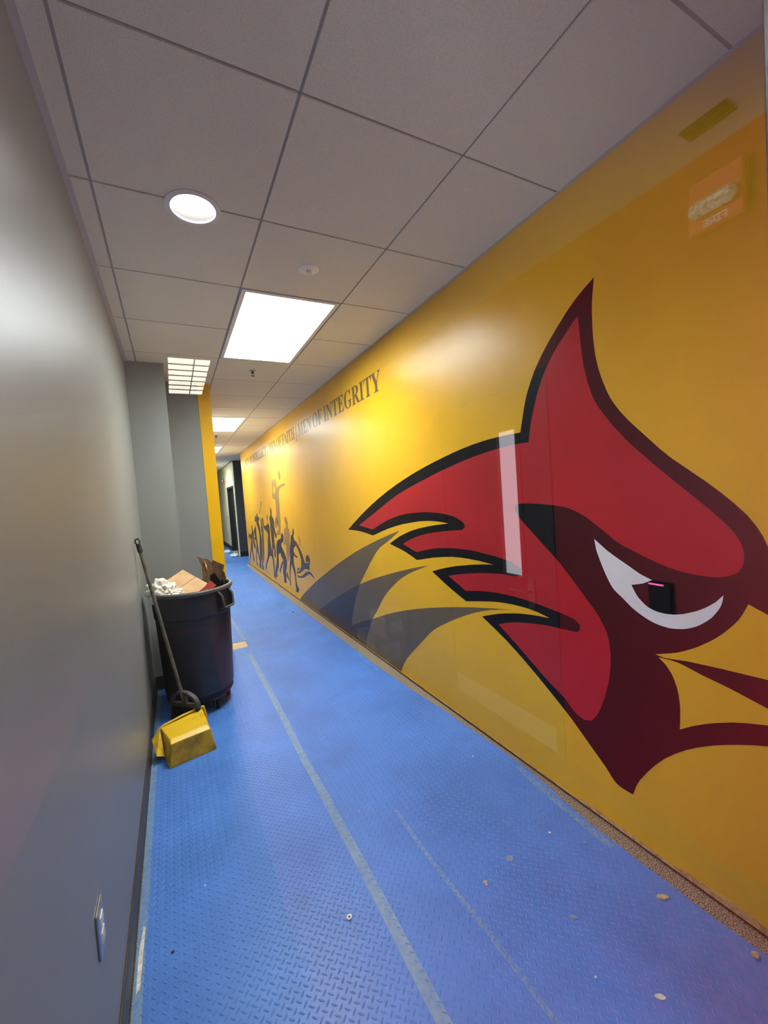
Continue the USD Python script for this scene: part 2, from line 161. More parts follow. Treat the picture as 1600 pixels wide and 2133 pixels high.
def bx(x0, y0, z0, x1, y1, z1, bev=0.0):
    if bev <= 0:
        m = trimesh.creation.box(extents=(x1 - x0, y1 - y0, z1 - z0))
        m.apply_translation(((x0 + x1) / 2, (y0 + y1) / 2, (z0 + z1) / 2))
        return m
    P = []
    for sx, a in ((-1, x0), (1, x1)):
        for sy, b in ((-1, y0), (1, y1)):
            for sz, c in ((-1, z0), (1, z1)):
                P += [(a - sx * bev, b - sy * bev, c), (a - sx * bev, b, c - sz * bev), (a, b - sy * bev, c - sz * bev)]
    return trimesh.convex.convex_hull(np.array(P))


def hull(P):
    return trimesh.convex.convex_hull(np.array(P, float))


def lathe(profile, n=48, cx=0, cy=0, a0=0.0, a1=2 * math.pi):
    P = np.array(profile, float)
    full = abs(a1 - a0 - 2 * math.pi) < 1e-6
    k = n if full else n + 1
    A = a0 + (a1 - a0) * np.arange(k) / n
    V = np.stack([cx + P[None, :, 0] * np.cos(A)[:, None], cy + P[None, :, 0] * np.sin(A)[:, None], np.broadcast_to(P[None, :, 1], (k, len(P)))], -1).reshape(-1, 3)
    F = []
    m = len(P)
    for i in range(n):
        j = (i + 1) % k
        for q in range(m - 1):
            a, b, c, d = i * m + q, j * m + q, j * m + q + 1, i * m + q + 1
            F += [(a, b, c), (a, c, d)]
    t = trimesh.Trimesh(V, F, process=False)
    t.update_faces(t.area_faces > 1e-12)
    return t


def tube(path, r, n=10, cap=True):
    p = np.asarray(path, float)
    t = np.gradient(p, axis=0)
    t /= np.linalg.norm(t, axis=1, keepdims=True) + 1e-12
    ref = np.array([0, 0, 1.0]) if abs(t[0][2]) < 0.9 else np.array([1.0, 0, 0])
    u = np.cross(t[0], ref)
    u /= np.linalg.norm(u)
    rings = []
    rr = np.broadcast_to(r, (len(p),))
    for i in range(len(p)):
        u = u - t[i] * (u @ t[i])
        u /= np.linalg.norm(u)
        w = np.cross(t[i], u)
        a = np.arange(n) * 2 * math.pi / n
        rings.append(p[i] + rr[i] * (np.cos(a)[:, None] * u + np.sin(a)[:, None] * w))
    V = np.vstack(rings + ([p[:1], p[-1:]] if cap else []))
    F = []
    for i in range(len(p) - 1):
        for j in range(n):
            a, b = i * n + j, i * n + (j + 1) % n
            F += [(a, b, b + n), (a, b + n, a + n)]
    if cap:
        c0, c1 = len(p) * n, len(p) * n + 1
        for j in range(n):
            F += [(c0, (j + 1) % n, j), (c1, (len(p) - 1) * n + j, (len(p) - 1) * n + (j + 1) % n)]
    return trimesh.Trimesh(V, F, process=False)


def extr(poly, depth):
    ms = [trimesh.creation.extrude_polygon(g, depth, engine='earcut') for g in getattr(poly, 'geoms', [poly]) if g.geom_type == 'Polygon' and g.area > 1e-9]
    return cat_(ms)


def on_floor(poly, z0, h):
    m = extr(poly, h)
    m.apply_translation((0, 0, z0))
    return m


def on_wall_right(poly, off, th, x=XR):
    """poly in (y, z); a sheet lying on the corridor's right wall, its face off+th in front of it"""
    m = extr(poly, th)
    v = np.array(m.vertices)
    return trimesh.Trimesh(np.stack([x - 0.0003 - off - v[:, 2], v[:, 0], v[:, 1]], 1), np.array(m.faces)[:, ::-1], process=False)


def decode(s):
    out = []
    for poly in s.split(';'):
        rings = [[tuple(float(q) / 1000 for q in pt.split(',')) for pt in ring.split(' ')] for ring in poly.split('|')]
        out.append(Polygon(rings[0], rings[1:]).buffer(0))
    from shapely import union_all
    return union_all(out)


def rotz(m, ang, at=(0, 0, 0)):
    m = m.copy()
    m.apply_transform(trimesh.transformations.rotation_matrix(ang, (0, 0, 1), at))
    return m


def frame_from(o, ex, ey, ez):
    o = np.array(o, float)

    def go(m):
        v = np.array(m.vertices)
        w = o + v[:, :1] * np.array(ex) + v[:, 1:2] * np.array(ey) + v[:, 2:3] * np.array(ez)
        f = np.array(m.faces)
        if np.linalg.det(np.array([ex, ey, ez])) < 0:
            f = f[:, ::-1]
        return trimesh.Trimesh(w, f, process=False)
    return go


def unit(v):
    v = np.array(v, float)
    return v / np.linalg.norm(v)


# ---------------------------------------------------------------- materials
MAT = {}


def mat(name, nodes, links, surface):
    MAT[name] = usdkit.material(stage, '/World/Looks/' + name, nodes, links, surface=surface)


def paint(name, col, rough=0.5, spec=0.5, var=0.04, vscale=3.0, bump=0.0, bscale=300.0, bdist=0.001, metallic=0.0, rvar=0.0, col2=None, ramp=None, **kw):
    """principled paint: a base colour with a little mottling, optional fine relief"""
    c = np.array(col, float)
    c2 = np.array(col2, float) if col2 is not None else np.clip(c * (1 - 3 * var), 0, 1)
    lo, hi = ramp or (0.35, 0.65)
    nodes = {
        'pos': ('geometry', {}),
        'n': ('noise_texture', {'scale': vscale, 'detail': 5.0, 'roughness': 0.6}),
        'r': ('rgb_ramp', {'ramp': [(lo, tuple(c2)), (hi, tuple(np.clip(c * (1 + var), 0, 1)))]}),
        'p': ('principled_bsdf', {'roughness': rough, 'specular_ior_level': spec, 'metallic': metallic, **kw}),
    }
    links = [('pos.position', 'n.vector'), ('n.fac', 'r.fac'), ('r.color', 'p.base_color')]
    if bump:
        nodes['bn'] = ('noise_texture', {'scale': bscale, 'detail': 3.0, 'roughness': 0.6})
        nodes['b'] = ('bump', {'strength': bump, 'distance': bdist})
        links += [('pos.position', 'bn.vector'), ('bn.fac', 'b.height'), ('b.normal', 'p.normal')]
    if rvar:
        nodes['rr'] = ('math', {'math_type': 'multiply_add', 'value2': rvar, 'value3': rough - rvar / 2})
        links += [('n.fac', 'rr.value1'), ('rr.value', 'p.roughness')]
    mat(name, nodes, links, 'p.BSDF')


def glow(name, col, strength):
    mat(name, {'e': ('emission', {'color': col, 'strength': strength})}, [], 'e.emission')


def srgb(r, g, b):
    c = np.array([r, g, b], float) / 255
    return tuple(np.where(c < 0.04045, c / 12.92, ((c + 0.055) / 1.055) ** 2.4))


paint('yellow_wall', (0.72, 0.39, 0.010), 0.32, 0.32, 0.02, 1.5, bump=0.25, bscale=180, bdist=0.0006)
paint('yellow_paint', (0.80, 0.43, 0.003), 0.5, 0.22, 0.02, 1.5)
paint('print_black', (0.005, 0.005, 0.006), 0.33, 0.10, 0.02, 4, bump=0.25, bscale=180, bdist=0.0006)
paint('print_red', (0.40, 0.014, 0.019), 0.33, 0.22, 0.03, 3, bump=0.25, bscale=180, bdist=0.0006)
paint('print_white', (0.72, 0.70, 0.71), 0.33, 0.22, 0.02, 3, bump=0.25, bscale=180, bdist=0.0006)
paint('print_brown', (0.120, 0.088, 0.050), 0.33, 0.22, 0.03, 3, bump=0.25, bscale=180, bdist=0.0006)
paint('print_slate', (0.036, 0.032, 0.034), 0.33, 0.22, 0.03, 3, bump=0.25, bscale=180, bdist=0.0006)
paint('print_tan', (0.28, 0.165, 0.055), 0.33, 0.22, 0.03, 3, bump=0.25, bscale=180, bdist=0.0006)
paint('print_dark_brown', (0.062, 0.046, 0.036), 0.33, 0.22, 0.03, 3, bump=0.25, bscale=180, bdist=0.0006)
paint('grey_wall', (0.245, 0.252, 0.240), 0.40, 0.26, 0.02, 1.2, bump=0.3, bscale=140, bdist=0.0006)
paint('slate_wall', (0.045, 0.052, 0.064), 0.5, 0.4, 0.03, 1.5)
paint('cream_wall', (0.70, 0.66, 0.46), 0.45, 0.5, 0.02, 1.5)
paint('red_wall', (0.42, 0.012, 0.018), 0.5, 0.4, 0.03, 1.5)
paint('lobby_grey', (0.05, 0.05, 0.05), 0.55, 0.4, 0.03, 1.5)
paint('lobby_white', (0.60, 0.56, 0.52), 0.6, 0.4, 0.02, 1.5)
paint('lobby_carpet', (0.34, 0.045, 0.07), 0.9, 0.2, 0.10, 30)
paint('ceiling_tile', (0.80, 0.785, 0.665), 0.9, 0.2, 0.05, 260, bump=0.5, bscale=420, bdist=0.002)
paint('ceiling_bar', (0.30, 0.275, 0.26), 0.5, 0.4, 0.02, 8)
paint('ceiling_void', (0.05, 0.05, 0.05), 0.9, 0.1)
paint('wall_angle', (0.52, 0.49, 0.48), 0.5, 0.4, 0.02, 8)
paint('white_metal', (0.78, 0.78, 0.76), 0.4, 0.5, 0.02, 6)
paint('reflector_grey', (0.07, 0.07, 0.072), 0.45, 0.4, 0.02, 6)
paint('white_plastic', (0.75, 0.74, 0.71), 0.35, 0.5, 0.02, 12)
paint('brushed_steel', (0.55, 0.55, 0.55), 0.32, 0.5, 0.03, 30, metallic=1.0)
paint('dark_metal', (0.05, 0.047, 0.043), 0.45, 0.5, 0.05, 20)
paint('bronze_frame', (0.028, 0.025, 0.022), 0.4, 0.5, 0.04, 10)
paint('cove_base', (0.052, 0.042, 0.036), 0.45, 0.45, 0.06, 12, bump=0.2, bscale=60)
paint('black_base', (0.012, 0.012, 0.013), 0.5, 0.4, 0.05, 10)
paint('black_door', (0.010, 0.010, 0.012), 0.4, 0.5, 0.05, 8)
paint('blue_mat', (0.064, 0.190, 0.57), 0.40, 0.30, 0.06, 2.2, bump=0.2, bscale=260, bdist=0.0005, rvar=0.16)
paint('subfloor_grit', (0.46, 0.36, 0.24), 0.95, 0.2, 0.1, 210, bump=1.0, bscale=300, bdist=0.004, col2=(0.07, 0.055, 0.045), ramp=(0.42, 0.60))
paint('plywood', (0.58, 0.45, 0.29), 0.8, 0.3, 0.05, 24, bump=0.3, bscale=90)
paint('bare_drywall', (0.55, 0.42, 0.27), 0.95, 0.2, 0.1, 45, bump=0.6, bscale=200, bdist=0.003)
paint('drywall_paper', (0.56, 0.37, 0.165), 0.95, 0.2, 0.08, 45, col2=(0.40, 0.22, 0.07), ramp=(0.4, 0.6))
paint('bin_grey', (0.030, 0.031, 0.034), 0.42, 0.5, 0.06, 9, bump=0.25, bscale=160, bdist=0.001)
paint('bin_rim', (0.085, 0.080, 0.074), 0.45, 0.5, 0.06, 14)
paint('black_rubber', (0.010, 0.010, 0.011), 0.6, 0.4, 0.05, 20)
paint('caster_grey', (0.16, 0.155, 0.15), 0.45, 0.5, 0.08, 30)
paint('cardboard', (0.52, 0.32, 0.165), 0.85, 0.25, 0.05, 14, bump=0.2, bscale=120)
paint('cardboard_brown', (0.15, 0.085, 0.040), 0.85, 0.25, 0.12, 22, bump=0.3, bscale=120)
paint('cardboard_dark', (0.085, 0.050, 0.030), 0.9, 0.2, 0.1, 22)
paint('red_card', (0.24, 0.014, 0.018), 0.5, 0.4, 0.06, 12)
paint('bag_white', (0.74, 0.70, 0.60), 0.4, 0.5, 0.03, 20)
paint('bag_black', (0.006, 0.006, 0.007), 0.35, 0.5, 0.05, 20)
paint('broom_handle', (0.125, 0.112, 0.098), 0.42, 0.5, 0.15, 18)
paint('broom_grey', (0.065, 0.058, 0.050), 0.55, 0.45, 0.1, 25)
paint('bristle', (0.030, 0.026, 0.023), 0.6, 0.35, 0.1, 60)
paint('pan_yellow', (0.66, 0.41, 0.010), 0.42, 0.5, 0.05, 7, col2=(0.34, 0.20, 0.012), ramp=(0.30, 0.48), bump=0.25, bscale=70, bdist=0.002)
paint('pan_olive', (0.50, 0.31, 0.012), 0.5, 0.45, 0.05, 9, col2=(0.17, 0.105, 0.022), ramp=(0.34, 0.60), bump=0.3, bscale=70, bdist=0.002)  # darker, mottled olive version of the pan yellow
paint('paper_white', (0.70, 0.68, 0.62), 0.8, 0.3, 0.1, 60)
paint('chip_tan', (0.55, 0.42, 0.24), 0.85, 0.3, 0.15, 90)
paint('dust_pale', (0.24, 0.30, 0.46), 0.9, 0.2, 0.15, 160)
paint('black_speck', (0.01, 0.01, 0.012), 0.6, 0.3)
paint('alarm_red', (0.75, 0.06, 0.07), 0.35, 0.5, 0.02, 10)
paint('plate_white', (0.95, 0.94, 0.91), 0.4, 0.5, 0.01, 6)
paint('strobe_lens', (0.85, 0.82, 0.70), 0.12, 0.8, 0.3, 90, col2=(0.25, 0.22, 0.15))  # pale and dark mottling paints lamp highlights into the clear lens
paint('clear_sheeting', (0.70, 0.76, 0.82), 0.25, 0.6, 0.05, 30)
paint('vent_brown', (0.045, 0.030, 0.012), 0.5, 0.4, 0.05, 30)
paint('kick_plate', (0.45, 0.42, 0.38), 0.42, 0.5, 0.03, 20)
glow('led_red', (1.0, 0.06, 0.22), 2.4)
glow('unseen_window_glow', (0.80, 0.84, 1.0), UNSEEN_WINDOW)
glow('lite_daylight', (0.96, 0.90, 1.0), DOOR_LITE)
glow('downlight_lens', (1.0, 0.96, 0.90), DOWNLIGHT)
glow('added_downlight_lens', (0.96, 0.98, 1.0), 80.0)  # lens of the downlight added as fill for the near end
glow('lobby_lamp', (1.0, 0.95, 0.80), LOBBY_LAMP)

# lamp lens: three tubes glowing through a prismatic lens, a band each along the lamp; like any prismatic lens it throws less light sideways than down
mat('lamp_lens', {
    'g': ('geometry', {}), 's': ('separate_xyz', {}),
    'u': ('math', {'math_type': 'multiply_add', 'value2': 2 * math.pi / 0.19, 'value3': -0.749 * 2 * math.pi / 0.19}),
    'c': ('math', {'math_type': 'cosine'}),
    'm': ('math', {'math_type': 'multiply_add', 'value2': 0.28 * LAMP, 'value3': LAMP}),
    'd': ('vector_math', {'math_type': 'dot_product'}),
    'a': ('math', {'math_type': 'absolute'}),
    'q': ('math', {'math_type': 'power', 'value2': 0.6}),
    'k': ('math', {'math_type': 'multiply'}),
    'e': ('emission', {'color': (0.94, 1.0, 0.98)}),
}, [('g.position', 's.vector'), ('s.x', 'u.value1'), ('u.value', 'c.value1'), ('c.value', 'm.value1'), ('g.normal', 'd.vector1'), ('g.incoming', 'd.vector2'), ('d.value', 'a.value1'),
    ('a.value', 'q.value1'), ('q.value', 'k.value1'), ('m.value', 'k.value2'), ('k.value', 'e.strength')], 'e.emission')

# window glass: clear, with a mirror sheen by Fresnel's law on both faces
mat('glass', {
    'g': ('geometry', {}),
    'i': ('math', {'math_type': 'multiply_add', 'value2': 1 / 1.5 - 1.5, 'value3': 1.5}),
    'inv': ('fresnel', {}),
    't': ('transparent_bsdf', {'color': (0.985, 0.99, 0.985)}),
    'r': ('glossy_bsdf', {'color': (1, 1, 1), 'roughness': 0.0}),
    'mx': ('mix_closure', {}),
}, [('g.backfacing', 'i.value1'), ('i.value', 'inv.IOR'), ('inv.fac', 'mx.fac'), ('t.BSDF', 'mx.closure1'), ('r.BSDF', 'mx.closure2')], 'mx.closure')

# clear packing tape stuck over the mat: half see-through, dull and crinkled
mat('clear_tape', {
    'g': ('geometry', {}),
    'n': ('noise_texture', {'scale': 45.0, 'detail': 5.0, 'roughness': 0.7}),
    'f': ('math', {'math_type': 'multiply_add', 'value2': 1.1, 'value3': -0.16, 'use_clamp': True}),
    't': ('transparent_bsdf', {'color': (1, 1, 1)}),
    'p': ('principled_bsdf', {'base_color': (0.27, 0.42, 0.60), 'roughness': 0.35}),
    'mx': ('mix_closure', {}),
}, [('g.position', 'n.vector'), ('n.fac', 'f.value1'), ('f.value', 'mx.fac'), ('t.BSDF', 'mx.closure1'), ('p.BSDF', 'mx.closure2')], 'mx.closure')

mat('faint_tape', {
    'g': ('geometry', {}),
    'n': ('noise_texture', {'scale': 45.0, 'detail': 5.0, 'roughness': 0.7}),
    'f': ('math', {'math_type': 'multiply_add', 'value2': 1.3, 'value3': -0.42, 'use_clamp': True}),
    't': ('transparent_bsdf', {'color': (1, 1, 1)}),
    'p': ('principled_bsdf', {'base_color': (0.27, 0.42, 0.60), 'roughness': 0.35}),
    'mx': ('mix_closure', {}),
}, [('g.position', 'n.vector'), ('n.fac', 'f.value1'), ('f.value', 'mx.fac'), ('t.BSDF', 'mx.closure1'), ('p.BSDF', 'mx.closure2')], 'mx.closure')

# ================================================================ the corridor's shell
ST = 'structure'
# floor: bare subfloor under everything
single('floor', bx(-1.75, -5.2, -0.10, 5.0, YEND + 0.2, 0.0), 'subfloor_grit', kind=ST)

# left wall, then a grey column, a recess and the yellow wall end where the corridor narrows
single('wall_left', bx(XL - 0.14, YG - 0.05, 0, XL, 4.6, ZC + 0.12), 'grey_wall', kind=ST)
single('wall_column', bx(XL, 3.90, 0, 0.030, 4.46, ZC + 0.01), 'grey_wall', kind=ST)
single('wall_recess', bx(XL, 4.46, 0, 0.311, 4.60, ZC + 0.01), 'grey_wall', kind=ST)
single('wall_left_far', bx(0.311, 4.468, 0, 0.425, YEND, ZC + 0.01), 'lobby_white', kind=ST)
single('trim_3', bx(0.311, 4.455, 0, 0.425, 4.468, ZC + 0.01), 'yellow_paint', kind=ST)

# right wall: the mural wall, its bottom edge cut off above the floor
wall_right = thing('wall_right', kind=ST)
part(wall_right, 'wallboard', bx(XR, YG - 0.05, 0.016, XR + 0.13, 10.55, ZC + 0.12), 'yellow_wall')
part(wall_right, 'gap_shade', bx(XR + 0.012, YG - 0.05, 0.0, XR + 0.12, 10.55, 0.016), 'ceiling_void')  # dark filler painted as the shade in the gap under the wallboard
ys = np.arange(0.33, 10.54, 0.021)
edge_h = 0.005 + 0.006 * meshkit.noise(np.stack([ys * 9, ys * 0, ys * 0], 1), 3) + np.where(ys < 1.27, 0.010 + 0.009 * (meshkit.noise(np.stack([ys * 4.3, ys * 0, ys * 0 + 5], 1), 5) > 0.5), 0)
strip = Polygon([(y, 0.0165) for y in ys] + [(y, 0.0165 + h) for y, h in zip(ys[::-1], edge_h[::-1])]).buffer(0)
part(wall_right, 'torn_paper_edge', on_wall_right(strip, 0.0, 0.0012), 'drywall_paper', label='bare torn drywall paper along the bottom of the yellow wall')
single('wall_cross', bx(1.60, 12.20, 0, 5.0, 12.35, ZC + 0.01), 'slate_wall', kind=ST)
single('wall_cross', bx(XR + 0.13, 10.40, 0, 5.0, 10.55, ZC + 0.01), 'slate_wall', kind=ST)
single('wall_cross', bx(4.9, 10.55, 0, 5.0, 12.2, ZC + 0.01), 'cream_wall', kind=ST)
D0, D1, DH = 12.62, 14.05, 2.04
wf = thing('wall_right_far', kind=ST)
part(wf, 'wallboard', cat_([bx(1.60, 12.352, 0, 1.75, D0, ZC + 0.01), bx(1.60, D1, 0, 1.75, YEND, ZC + 0.01), bx(1.60, D0, DH, 1.75, D1, ZC + 0.01)]), 'cream_wall')
single('wall_end', bx(0.2, YEND, 0, 1.9, YEND + 0.1, ZC + 0.01), 'cream_wall', kind=ST)

# ceiling: lay-in tiles of 61 cm between narrow bars
cl = thing('ceiling', kind=ST)
part(cl, 'unseen_backing', bx(XL - 0.14, YG - 0.05, ZC + 0.14, 5.0, YEND + 0.2, ZC + 0.24), 'ceiling_void')  # unseen backing over the tiles, put there to block light
cols = [(XL, GX[0]), (GX[0], GX[1]), (GX[1], GX[2]), (GX[2], XR)]
LAMPS = [(2, 1), (8, 1), (13, 1), (19, 1)]  # the last one is out of view, placed to light the far wall
lamp_rows = {k + d for k, _ in LAMPS for d in (0, 1)}
DL = (0.177, 1.853)
g = 0.0052
hole = Point(DL).buffer(0.098, 24).union(Point(0.177, 0.42).buffer(0.098, 24))
for k in range(-2, 28):
    y0, y1 = max(GY0 + k * T, YG + 0.05), min(GY0 + (k + 1) * T, YEND)
    if y1 - y0 < 0.05:
        continue
    for c, (x0, x1) in enumerate(cols):
        if c == 2 and k in lamp_rows:
            continue
        a0, a1 = x0 + (g if c else 0.001), x1 - (g if c < 3 else 0.001)
        if y0 > 4.4:
            if c < 2:
                continue
        p = sbox(a0, y0 + g, a1, y1 - g)
        if c == 1 and p.intersects(hole):
            p = p.difference(hole)
        m = on_floor(p, ZC + 0.0004 * rng.uniform(-1, 1), 0.016)
        part(cl, 'ceiling_tile', m, 'ceiling_tile')
for i, x in enumerate(GX):
    part(cl, 'main_bar', bx(x - 0.0075, YG + 0.05, ZC + 0.0060, x + 0.0075, 4.455 if i < 1 else YEND, ZC + 0.03), 'ceiling_bar')
for k in range(-1, 28):
    y = GY0 + k * T
    segs = []
    for c, (x0, x1) in enumerate(cols):
        if y > 4.45 and c < 2 or (c == 2 and k in lamp_rows and (k - 1) in lamp_rows):
            continue
        if c == 1 and k == 1:
            segs += [bx(x0 + 0.008, y - 0.0075, ZC + 0.0060, DL[0] - 0.1, y + 0.0075, ZC + 0.03), bx(DL[0] + 0.1, y - 0.0075, ZC + 0.0060, x1 - 0.008, y + 0.0075, ZC + 0.03)]
        else:
            segs.append(bx(x0 + 0.008, y - 0.0075, ZC + 0.0060, x1 - 0.008, y + 0.0075, ZC + 0.03))
    part(cl, 'cross_bar', cat_(segs), 'ceiling_bar')
# side passage ceiling
part(cl, 'ceiling_board', bx(XR + 0.002, 10.55, ZC, 4.9, 12.2, ZC + 0.016), 'ceiling_tile')
single('trim_1', bx(XL, YG + 0.05, ZC - 0.004, XL + 0.022, 3.90, ZC + 0.0), 'wall_angle', kind=ST)
single('trim_2', bx(XR - 0.018, YG + 0.05, ZC - 0.003, XR, 10.55, ZC), 'wall_angle', kind=ST)

# dark rubber base
def base(x0, y0, x1, y1, mt, side, h=0.122):
    single('baseboard_' + side, cat_([bx(x0, y0, 0.0, x1, y1, h, 0.0015)]), mt, kind=ST)


base(XL, YG + 0.05, XL + 0.007, 3.893, 'cove_base', 'left')
base(XL + 0.008, 3.893, 0.036, 3.90, 'cove_base', 'column')
base(1.59, 12.190, 4.9, 12.20, 'black_base', 'cross', 0.14)
base(1.592, D1 + 0.07, 1.60, YEND, 'black_base', 'far', 0.14)

# ================================================================ wall print: emblem, swoosh, silhouettes, slogan
P = {k: decode(v) for k, v in PRINT.items()}
em = thing('bird_emblem', 'huge red bird head emblem with black outline and white eye printed on the yellow wall', 'wall emblem', loc=(XR, 1.2, 1.3))
part(em, 'head_outline', on_wall_right(P['outline'], 0.0, 0.0007), 'print_black', label='thick black outline of the bird head')
part(em, 'red_plumage', on_wall_right(P['red'], 0.0007, 0.0005), 'print_red', label='red crest, brow and swept feathers')
part(em, 'eye', on_wall_right(P['eye'], 0.0007, 0.0005), 'print_white', label='white crescent eye')
part(em, 'beak', on_wall_right(P['beak1'], 0.0007, 0.0005), 'yellow_wall', label='yellow upper beak')
part(em, 'beak', on_wall_right(P['beak2'], 0.0007, 0.0005), 'yellow_wall', label='yellow lower beak')
sw = thing('wing_swoosh', 'dark translucent feather swooshes printed on the yellow wall behind the bird head', 'wall graphic', loc=(XR, 4.0, 0.2))
for i in range(3):
    part(sw, 'feather', on_wall_right(P[f'band{i}'], 0.0, 0.0006), 'print_brown')
part(sw, 'overlap', on_wall_right(P['overlap'], 0.0, 0.0006), 'print_slate', label='darker slate patch where the feathers overlap')
sil = [('jumper', 'tan silhouette of a leaping ball player with both arms raised', ['jumper', 'jumper_leg', 'ball'], 'print_tan'),
       ('f1', 'leftmost dark runner silhouette at the far end of the mural', ['f1'], 'print_dark_brown'),
       ('f1b', 'thin figure silhouette raising a stick beside the leftmost runner', ['f1b'], 'print_dark_brown'),
       ('f2', 'dark runner silhouette third from the far end of the mural', ['f2'], 'print_dark_brown'),
       ('f3', 'dark standing silhouette with hands raised at its head', ['f3'], 'print_dark_brown'),
       ('f4', 'slim brown silhouette standing straight behind its raised-hands neighbour', ['f4', 'stick'], 'print_brown'),
       ('f5', 'dark silhouette holding both arms up in a wide fork', ['f5'], 'print_dark_brown'),
       ('f8', 'broad tan silhouette of a man standing upright', ['f8'], 'print_tan'),
       ('f6', 'tall dark silhouette striding below the leaping player', ['f6'], 'print_dark_brown'),
       ('f7', 'dark silhouette bending forward low to the ground', ['f7', 'f7b', 'f7c'], 'print_slate'),
       ('f9', 'dark runner silhouette nearest the swimmer, long legs astride', ['f9', 'racket'], 'print_slate'),
       ('swimmer', 'brown swimmer silhouette with arm stretched up above curling waves', ['swimmer', 'swim_head', 'curl', 'wave'], 'print_dark_brown')]
NAMES = {'jumper': ['figure', 'leg', 'ball'], 'f4': ['figure', 'stick'], 'f7': ['figure', 'leg', 'foot'], 'f9': ['figure', 'racket'], 'swimmer': ['arm_and_torso', 'head', 'curl', 'wave']}
for q, (kk, lab, pieces, mt) in enumerate(sil):
    cen = P['sil_' + pieces[0]].centroid
    t = thing('athlete_silhouette', lab, 'wall graphic', loc=(XR, cen.x, cen.y), group='athlete silhouettes on the yellow wall')
    for nm, pc in zip(NAMES.get(kk, ['figure']), pieces):
        part(t, nm, on_wall_right(P['sil_' + pc], 0.0, 0.0005 + 0.00012 * q), mt)
GL = {k: (decode(v[0]), v[1]) for k, v in GLYPH.items()}
sl = thing('slogan_lettering', 'long line of dark serif capitals high on the yellow wall under the ceiling', 'lettering', loc=(XR, 6.4, 2.42))
CAP, ZB = 0.163, 2.341


def word(text, y_start, y_end):
    """reads from the far end towards the near end: +x of the glyphs is -y of the wall"""
    adv = [0.30 if ch == ' ' else GL[ch][1] for ch in text]
    tot = sum(adv)
    sx = (y_start - y_end) / tot
    x = 0.0
    for ch, a in zip(text, adv):
        if ch != ' ':
            gpoly = affinity.affine_transform(GL[ch][0], [-sx, 0, 0, CAP, y_start - x * sx, ZB])
            part(sl, 'letter', on_wall_right(gpoly, 0.0, 0.0006), 'print_brown')
        x += a


word('MEN OF INTELLECT', 9.92, 7.50)
word('MEN OF FAITH', 7.26, 5.58)
word('MEN OF INTEGRITY', 5.40, 2.955)
for y in (7.385, 5.495):
    part(sl, 'divider', on_wall_right(sbox(y - 0.010, ZB - 0.045, y + 0.010, ZB + CAP), 0.0, 0.0006), 'print_brown')

# ================================================================ blue floor mats
MZ = 0.006



yy = np.arange(YG + 0.04, 10.45, 0.03)
edge = np.interp(yy, [0.3, 0.58, 0.84, 1.18, 1.57, 2.1, 3.1, 5.5, 8.1, 10.5], [1.505, 1.503, 1.497, 1.502, 1.545, 1.528, 1.470, 1.440, 1.45, 1.48])
edge = edge + 0.010 * (meshkit.fbm(np.stack([yy * 7, yy * 0, yy * 0], 1), 4, 11) - 0.5)
SEAM = 0.548
right_poly = Polygon([(SEAM + 0.001, YG + 0.04)] + [(x, y) for x, y in zip(edge, yy)] + [(1.50, 10.55), (4.8, 10.6), (4.8, 12.15), (1.57, 12.15), (1.57, YEND - 0.02), (SEAM + 0.001, YEND - 0.02)]).buffer(0)
left_poly = Polygon([(XL + 0.012, YG + 0.04), (SEAM, YG + 0.04), (SEAM, 4.30), (0.575, 4.30), (0.585, 4.485), (0.43, 4.475), (0.428, 4.452), (0.04, 4.452), (0.04, 3.889), (XL + 0.012, 3.889)]).buffer(0)
right_poly = right_poly.difference(left_poly.buffer(0.001)).difference(Polygon([(0.42, 4.47), (0.586, 4.47), (0.586, 4.70), (0.54, 6.4), (0.42, 6.4)]))
far_poly = Polygon([(0.428, 4.705), (0.583, 4.70), (0.538, 6.38), (0.428, 6.38)])
LUG = 0.030


def lugs(poly, ymax, z):
    """raised treads: a lens-shaped ridge each, alternately along both diagonals"""
    from shapely import contains_xy
    V, F = [], []
    x0, y0, x1, y1 = poly.bounds
    y1 = min(y1, ymax)
    inner = poly.buffer(-0.009)
    I, J = np.meshgrid(np.arange(math.floor(x0 / LUG), math.ceil(x1 / LUG)), np.arange(math.floor(y0 / LUG), math.ceil(y1 / LUG)), indexing='ij')
    for shift, d in ((0.0, (0.7071, -0.7071)), (0.5, (0.7071, 0.7071))):
        X, Y = ((I + shift) * LUG).ravel(), ((J + shift) * LUG).ravel()
        ok = contains_xy(inner, X, Y) & (Y < ymax)
        X, Y = X[ok], Y[ok]
        e = np.array([d[0], d[1]])
        n = np.array([-d[1], d[0]])
        L, w, h = 0.0118, 0.0032, 0.0027
        loc = [(L, 0, 0), (-L, 0, 0), (L * .45, w, 0), (-L * .45, w, 0), (L * .45, -w, 0), (-L * .45, -w, 0), (L * .6, 0, h * .8), (0, 0, h), (-L * .6, 0, h * .8)]
        tri = [(0, 2, 6), (2, 7, 6), (2, 3, 7), (3, 8, 7), (3, 1, 8), (1, 5, 8), (5, 7, 8), (5, 4, 7), (4, 6, 7), (4, 0, 6)]
        B = np.array([(a * e[0] + b * n[0], a * e[1] + b * n[1], c) for a, b, c in loc])
        V0 = (np.stack([X, Y, np.full_like(X, z)], 1)[:, None] + B[None]).reshape(-1, 3)
        off = sum(len(q) for q in V)
        F0 = (np.array(tri)[None] + (np.arange(len(X)) * len(B))[:, None, None]).reshape(-1, 3) + off
        V.append(V0)
        F.append(F0)
    return trimesh.Trimesh(np.vstack(V), np.vstack(F), process=False)


